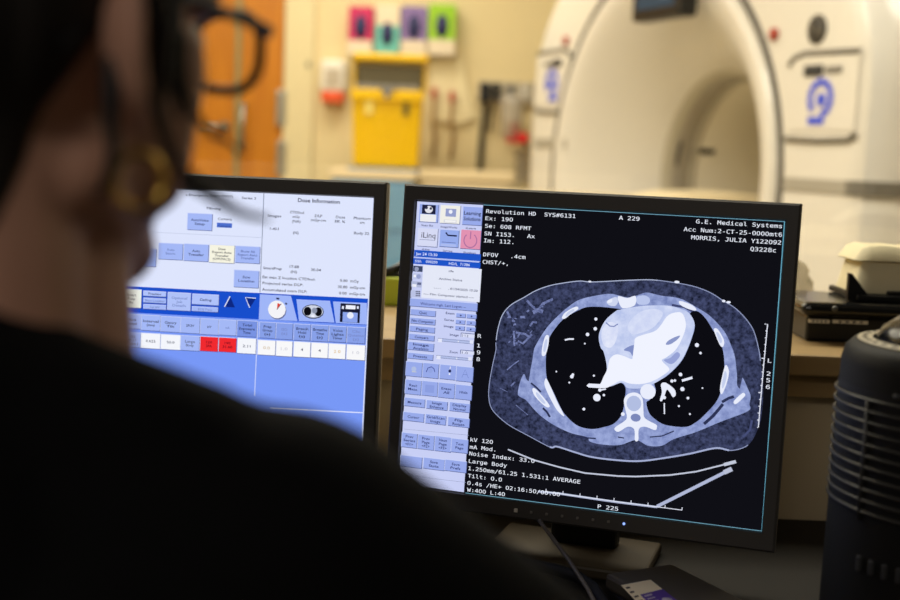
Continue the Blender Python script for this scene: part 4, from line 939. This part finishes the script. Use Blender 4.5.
for aa in (R(205),R(232)):
    m_.tube([FM@Vector((.095*math.cos(aa),.095*math.sin(aa),z0)),FM@Vector((.095*math.cos(aa),.095*math.sin(aa),z1))], .0016, 6)
obj('vent_slats', m_, None, fr)
for i in range(5):
    m_ = MB().m(M_dark); aa = R(208+i*7); zz = z0-.034
    m_.box(FM@Vector((.0955*math.cos(aa),.0955*math.sin(aa),zz)), (.004,.004,.012), bevel=.001); obj('button', m_, None, fr)
m_ = MB().m(M_dark); m_.box(FM@Vector((.0915*math.cos(R(222)),.0915*math.sin(R(222)),fh-.032)), (.012,.006,.003), bevel=.001); obj('maker_plate', m_, None, fr)

# ================================================================== PERSON
def skin_union(name, parts, voxel, smooth, material, parent, M, label=None):
    """parts overlap and are fused to one continuous surface"""
    me = bpy.data.meshes.new(name); parts.bm.to_mesh(me); parts.bm.free()
    o = bpy.data.objects.new(name, me); COL.objects.link(o)
    md = o.modifiers.new('fuse','REMESH'); md.mode = 'VOXEL'; md.voxel_size = voxel; md.use_smooth_shade = True
    sm = o.modifiers.new('smooth','SMOOTH'); sm.iterations = smooth; sm.factor = .5
    dg = bpy.context.evaluated_depsgraph_get()
    me2 = bpy.data.meshes.new_from_object(o.evaluated_get(dg))
    bpy.data.objects.remove(o); bpy.data.meshes.remove(me)
    me2.name = name; me2.materials.clear(); me2.materials.append(material)
    for p in me2.polygons: p.use_smooth = True
    me2.transform(M.inverted())
    o2 = bpy.data.objects.new(name, me2); place(o2, M, parent)
    if label: o2['label'] = label
    return o2
def cap(mb, p, q, r0, r1, n=9):
    """tapered limb with rounded ends"""
    p, q = Vector(p), Vector(q); d_ = q-p; L = d_.length; u_ = d_/L
    pts, rs = [], []
    for k in range(5): a = math.pi/2*(1-k/4); pts.append(p-u_*r0*math.sin(a)); rs.append(max(r0*math.cos(a),1e-4))
    for k in range(1,n): pts.append(p+d_*k/n); rs.append(r0+(r1-r0)*k/n)
    for k in range(5): a = math.pi/2*k/4; pts.append(q+u_*r1*math.sin(a)); rs.append(max(r1*math.cos(a),1e-4))
    mb.tube(pts, rs, 20)
M_skin = mat('skin', (196,148,126), .5, noise=.06, nscale=25)
M_hair = mat('dark_brown_hair', (24,18,16), .6, noise=.3, nscale=140)
M_sweat = mat('black_knit_top', (11,11,12), .9, spec=.12, noise=.25, nscale=260, bump=.4)
PHI, HP = R(28), R(1)
HC_ = Vector((-.195,.552,1.190))
F = Vector((math.sin(PHI)*math.cos(HP), math.cos(PHI)*math.cos(HP), -math.sin(HP)))
RT = Vector((math.cos(PHI),-math.sin(PHI),0)); U = RT.cross(F)
HM = Matrix(((F.x,RT.x,U.x,HC_.x),(F.y,RT.y,U.y,HC_.y),(F.z,RT.z,U.z,HC_.z),(0,0,0,1)))   # forward, right, up
Hd = lambda f,l,u: HM @ Vector((f,l,u))
NB = Vector((-.199,.500,1.02))                    # base of neck
SR = Vector((-.064,.490,.984)); SLf = Vector((-.345,.600,.975))
ER = Vector((.118,.560,.845)); EL = Vector((-.50,.66,.84))
WR = Vector((.085,.80,.768)); WL = Vector((-.40,.87,.768))
PEL = Vector((-.235,.40,.545)); 
body = MB()
def torso(mb, k):
    cap(mb, NB+Vector((0,.0,-.02)), SR+Vector((0,0,0)), .040+k, .050+k); cap(mb, NB+Vector((0,.0,-.02)), SLf, .040+k, .050+k)
    up = (SR-SLf).normalized()
    for t,rad in ((.0,.108),(.35,.112),(.62,.098),(.85,.12),(1.0,.135)):
        c = (NB+Vector((0,.02,-.10))).lerp(PEL, t)
        wv = .155 if t < .2 else (.145 if t < .5 else (.125 if t < .7 else .165))
        cap(mb, c+up*(wv-rad*.72), c-up*(wv-rad*.72), rad*.8+k, rad*.8+k)
    for t in (.0,.2,.4,.6,.8,1):
        c = (NB+Vector((0,.02,-.10))).lerp(PEL, t); mb.ell(c, (.11+k,.11+k,.12+k))
def arms(mb, k, full):
    for s_,e_,w_ in ((SR,ER,WR),(SLf,EL,WL)):
        cap(mb, s_, e_, .050+k, .040+k); cap(mb, e_, e_.lerp(w_, 1 if full else .93), .040+k, .026+k)
def legs(mb, k):
    fw = Vector((.30,.954,0)); rt = Vector((.954,-.30,0))
    for s_ in (-1,1):
        hip = PEL+rt*.09*s_+Vector((0,0,-.01)); kn = hip+fw*.40+Vector((0,0,-.015)); an = kn+Vector((0,0,-.42))-fw*.06
        cap(mb, hip, kn, .085+k, .058+k); cap(mb, kn, an, .056+k, .036+k)
    return fw, rt
torso(body, 0); arms(body, 0, True); fw, rt = legs(body, 0)
cap(body, NB+Vector((-.004,.006,-.03)), Hd(-.036,0,-.045), .057, .055)            # neck
cap(body, NB+Vector((.02,.045,-.02)), Hd(.01,0,-.075), .044, .044)
body.ell((-.012,0,.028), (.094,.073,.094), HM); body.ell((.022,0,-.03), (.066,.062,.075), HM)  # skull, face
cap(body, Hd(-.01,.048,-.055), Hd(.056,.012,-.094), .020, .018); cap(body, Hd(-.01,-.048,-.055), Hd(.056,-.012,-.094), .020, .018)
body.ell((.058,0,-.092), (.020,.022,.018), HM)                                    # chin
cap(body, Hd(.084,0,.012), Hd(.108,0,-.024), .009, .012)                           # nose
body.ell((.092,0,-.029), (.014,.017,.008), HM)
body.ell((.076,0,-.056), (.014,.024,.007), HM); body.ell((.073,0,-.068), (.013,.021,.008), HM)
for s_ in (-1,1):
    cap(body, Hd(.048,.036*s_,-.008), Hd(.040,.036*s_,-.055), .026, .024); cap(body, Hd(.084,.015*s_,.024), Hd(.070,.048*s_,.024), .010, .009)
    # ear: rim and lobe
    el = Matrix.Translation(Hd(-.016,.074*s_,-.002)) @ HM.to_3x3().to_4x4() @ Matrix.Rotation(R(-24*s_),4,'Z') @ Matrix.Rotation(R(-10),4,'Y')
    rim = [el @ Vector((.017*math.cos(R(a))-.004, .010*s_+.006*s_*math.cos(R(a))*-1, .031*math.sin(R(a)))) for a in range(-70,271,20)]
    body.tube(rim, .0052, 8); body.ell((-.003,.004*s_,0), (.015,.006,.028), el); body.ell((.004,.004*s_,-.030), (.009,.006,.011), el)
def hand(mb, w_, dirv, s_):
    d_ = dirv.copy(); d_.z = 0; d_.normalize(); r2 = Vector((d_.y,-d_.x,0))
    z = DZ+.020; c = Vector((w_.x,w_.y,0))
    B = lambda a,b2,h: c+d_*a+r2*b2+Vector((0,0,z+h))
    for b2 in (-.026,-.009,.009,.026): cap(mb, B(.005,b2*.6,.022), B(.082,b2,.014), .016, .0115, 4)
    for b2,L,h in ((-.032*1,.062,0),(-.011,.078,.002),(.011,.082,.002),(.031,.072,.001)):
        b2 = b2*s_; 
        cap(mb, B(.078,b2,.014), B(.078+L*.45,b2*1.08,.022+h), .0092, .0086, 3); cap(mb, B(.078+L*.45,b2*1.08,.022+h), B(.078+L*.78,b2*1.1,.008+h), .0086, .0078, 3); cap(mb, B(.078+L*.78,b2*1.1,.008+h), B(.078+L,b2*1.1,-.008), .0078, .0070, 3)
    tb_ = -s_
    cap(mb, B(.018,.024*s_*-1*-1*(1),.010) if False else B(.018,-.024*tb_*-1,.010), B(.055,.048*tb_,.004), .0125, .0105, 3); cap(mb, B(.055,.048*tb_,.004), B(.088,.056*tb_,-.006), .0105, .0085, 3)
hand(body, WR, WR-ER, 1); hand(body, WL, WL-EL, -1)
for s_ in (-1,1):
    kn = PEL+rt*.09*s_+fw*.34; an = Vector((kn.x,kn.y,.08)); cap(body, an, an+fw*.12+Vector((0,0,-.04)), .034, .030)
pm = Matrix.Translation((PEL.x,PEL.y,0))
pr_ = root('person', (PEL.x,PEL.y,0), 'person in a black top with glasses and a gold hoop earring, seen from behind', 'person')
body_o = skin_union('body', body, .0042, 3, M_skin, pr_, pm)
from mathutils.bvhtree import BVHTree
_vs = [pm @ v.co for v in body_o.data.vertices]
bvh = BVHTree.FromPolygons(_vs, [tuple(p.vertices) for p in body_o.data.polygons])
sw = MB(); torso(sw, .010); arms(sw, .010, False)
cap(sw, NB+Vector((-.008,-.018,-.04)), NB+Vector((-.010,-.008,.016)), .084, .063)
cap(sw, NB+Vector((.018,-.005,.013)), SR+Vector((-.035,0,.031)), .046, .038); cap(sw, NB+Vector((-.02,.01,.0)), SLf+Vector((.03,0,.022)), .044, .038)
skin_union('black_top', sw, .006, 5, M_sweat, pr_, pm)
tr_ = MB(); legs(tr_, .008); tr_.ell(PEL+Vector((0,0,-.0)), (.165,.125,.10))
skin_union('trousers', tr_, .008, 4, mat('dark_trousers', (28,28,34), .8), pr_, pm)
for s_ in (-1,1):
    kn = PEL+rt*.09*s_+fw*.34; sh = MB()
    cap(sh, Vector((kn.x,kn.y,.045)), Vector((kn.x,kn.y,.04))+fw*.17, .044, .038)
    skin_union('shoe', sh, .006, 3, M_blackmatt, pr_, pm)
# hair: shell with a hairline, bun, loose strands
def hairline(a):
    K = [(0,38),(35,30),(52,12),(60,-12),(70,-24),(78,-22),(82,14),(94,16),(99,-20),(104,-36),(112,-46),(122,-53),(135,-58),(150,-60),(180,-60)]
    a = abs(((a+180)%360)-180)
    for (a0_,e0),(a1_,e1) in zip(K,K[1:]):
        if a0_ <= a <= a1_: return e0+(e1-e0)*(a-a0_)/(a1_-a0_)
    return -60
hair = MB().m(M_hair)
NA, NE = 90, 22
def skr(a,e):  # skull radius in that direction
    d_ = Vector((math.cos(e)*math.cos(a), math.cos(e)*math.sin(a), math.sin(e)))
    return 1/math.sqrt((d_.x/.098)**2+(d_.y/.0765)**2+(d_.z/.097)**2), d_
outer, inner = [], []
for j in range(NE+1):
    ro, ri = [], []
    for i in range(NA):
        ad = 360*i/NA; e0 = R(hairline(ad)); t = j/NE; e = e0+(math.pi/2-e0)*t
        r0, d_ = skr(R(ad), e)
        o_ = HM @ Vector((-.012,0,.028)); hit = bvh.ray_cast(o_, (HM.to_3x3() @ d_).normalized(), .3)
        if hit[0] is not None: r0 = min(hit[3], r0*1.6)
        th = .016*min(1,t*4)**.6+.004*mn.noise(Vector((ad*.25,t*2,0)))*min(1,t*5)+.002*math.sin(ad*.9+6*t)
        ro.append(HM @ (Vector((-.012,0,.028))+d_*(r0+max(.001,th)))); ri.append(HM @ (Vector((-.012,0,.028))+d_*(r0-.012)))
    outer.append(ro); inner.append(ri)
hair.sheet([inner[0]]+outer, closed=True)
hair.ell((-.125,0,.085), (.055,.060,.052), HM)
ho = obj('hair', hair, None, pr_, recalc=False)
def strand(pts, r0, r1=None, n=6):
    m_ = MB().m(M_hair)
    q = [Vector(p) for p in pts]; out = []
    for i in range(len(q)-1):
        p0,p1,p2,p3 = q[max(i-1,0)],q[i],q[i+1],q[min(i+2,len(q)-1)]
        for k in range(n):
            t = k/n; out.append(.5*((2*p1)+(-p0+p2)*t+(2*p0-5*p1+4*p2-p3)*t*t+(-p0+3*p1-3*p2+p3)*t**3))
    out.append(q[-1]); r1 = r1 or r0*.3
    m_.tube(out, [r0+(r1-r0)*k/(len(out)-1) for k in range(len(out))], 8)
    return obj('hair_strand', m_, None, ho)
for L,r0 in (([(166,20,.515),(160,70,.51),(158,110,.51),(168,145,.515),(186,172,.52),(206,184,.525)],.0042),
             ([(186,178,.52),(205,190,.53),(222,202,.54),(242,213,.55),(268,219,.56)],.0042),
             ([(182,30,.53),(182,70,.53),(190,105,.535),(206,128,.545),(228,142,.56),(240,152,.57)],.0030),
             ([(112,60,.49),(111,110,.485),(113,150,.485),(108,176,.485),(98,196,.49)],.0042),
             ([(158,0,.52),(152,30,.515),(154,66,.512),(162,100,.512)],.0060),
             ([(172,0,.53),(172,40,.525),(172,80,.522),(180,118,.525)],.0055)): strand([W(*p) for p in L], r0)
# earring
er = MB().m(mat('gold', (240,196,96), .25, 1))
ec = W(139,181,.497); rr_ = .0112
ax1 = (RT*.25+F*.9+U*.0).normalized(); ax2 = Vector((0,0,1))
er.tube([ec+rr_*(math.cos(2*math.pi*k/32)*ax1+math.sin(2*math.pi*k/32)*ax2) for k in range(33)], .0019, 8, cap=False); obj('earring', er, None, pr_, label='gold hoop earring')
# glasses
gl_ = MB().m(mat('black_glasses_frame', (14,13,14), .55))
def lens_pts(s_, rx_=.026, rz_=.019, n=28):
    out = []
    for k in range(n+1):
        a = 2*math.pi*k/n; cx_, cz_ = math.cos(a), math.sin(a)
        x = .032*s_+rx_*math.copysign(abs(cx_)**.75,cx_); z = .004+rz_*math.copysign(abs(cz_)**.8,cz_)
        out.append(Hd(.112-.012*(abs(x)/.06)**2, x, z))
    return out
for s_ in (-1,1): gl_.tube(lens_pts(s_), .0026, 8, cap=False)
gl_.tube([Hd(.112,-.009,.010),Hd(.114,0,.014),Hd(.112,.009,.010)], .002, 8)
go = obj('glasses', gl_, None, pr_, label='black-framed glasses')
for s_ in (-1,1):
    m_ = MB().m(mat('black_glasses_frame', (18,17,18))); m_.tube([Hd(.100,.058*s_,.013),Hd(.098,.064*s_,.013),Hd(.085,.068*s_,.014),Hd(.03,.075*s_,.018),Hd(-.02,.079*s_,.018),Hd(-.045,.076*s_,-.01)], [.0034,.0034,.003,.0026,.0024,.002], 8); obj('temple', m_, None, go)
    m_ = MB().m(MATS.get('spectacle_lens') or glass_mat('spectacle_lens', (.98,.98,.97), .02)); lp = lens_pts(s_)[:-1]; cen = sum((Vector(p) for p in lp), Vector())/len(lp)
    m_.sheet([lp,[cen.lerp(p,.5) for p in lp],[cen.lerp(p,.02)+F*.002 for p in lp]], closed=True); obj('lens', m_, None, go)
for s_ in (-1,1):
    m_ = MB().m(mat('eye_white', (226,220,212), .2)); m_.ell((.070,.033*s_,.004), (.012,.013,.012), HM); m_.m(mat('iris', (50,34,24), .2)); m_.ell((.0785,.033*s_,.004), (.004,.006,.006), HM); obj('eye', m_, None, pr_)
# stool under her
sr = root('stool', (PEL.x,PEL.y,0), 'round dark stool under the seated person', 'stool')
m_ = MB().m(M_dark); m_.lathe([(.001,0),(.17,0),(.19,.015),(.19,.04),(.17,.055),(.001,.058)], 40, Matrix.Translation((PEL.x,PEL.y,PEL.z-.155))); obj('seat', m_, None, sr)
m_ = MB().m(M_metal); m_.tube([(PEL.x,PEL.y,.06),(PEL.x,PEL.y,PEL.z-.15)], .025, 16); obj('column', m_, None, sr)
for k in range(5):
    a = R(72*k+18); m_ = MB().m(M_dark); e_ = Vector((PEL.x+.26*math.cos(a),PEL.y+.26*math.sin(a),.055)); m_.tube([(PEL.x,PEL.y,.085),e_], [.022,.014], 10); lg = obj('leg', m_, None, sr)
    m_ = MB().m(M_blackmatt); m_.lathe([(.001,-.011),(.025,-.011),(.027,0),(.025,.011),(.001,.011)], 18, Matrix.Translation(e_+Vector((0,0,-.028)))@Matrix.Rotation(a+math.pi/2,4,'Z')@Matrix.Rotation(math.pi/2,4,'Y')); obj('caster', m_, None, lg)

# ================================================================== LIGHT
def area(name, loc, size, energy, col, rot_=(0,0,0)):
    l = bpy.data.lights.new(name, 'AREA'); l.shape = 'RECTANGLE'; l.size, l.size_y = size; l.energy = energy; l.color = col
    o = bpy.data.objects.new(name, l); COL.objects.link(o); o.location = loc; o.rotation_euler = rot_; return o
WARM = (1,.92,.80)
area('scanner_room_light_one', (-1.5,3.9,2.68), (2.0,1.6), 40, WARM)
area('scanner_room_light_two', (-.4,2.45,2.68), (2.4,.9), 70, WARM)
area('scanner_room_light_three', (-.6,5.2,2.66), (1.2,.6), 28, WARM)
area('scanner_room_light_four', (2.4,2.9,2.66), (1.2,.6), 22, WARM)
area('control_room_light', (-.6,-1.3,2.5), (.8,.8), 19, (1,.92,.82))
w = bpy.data.worlds.new('room_ambient'); scn.world = w; w.use_nodes = True
w.node_tree.nodes['Background'].inputs['Color'].default_value = (1,.86,.68,1); w.node_tree.nodes['Background'].inputs['Strength'].default_value = .035

scn.view_settings.view_transform = 'Standard'
scn.view_settings.look = 'None'
scn.view_settings.exposure = 0
scn.view_settings.gamma = 1
scn.view_settings.use_curve_mapping = False
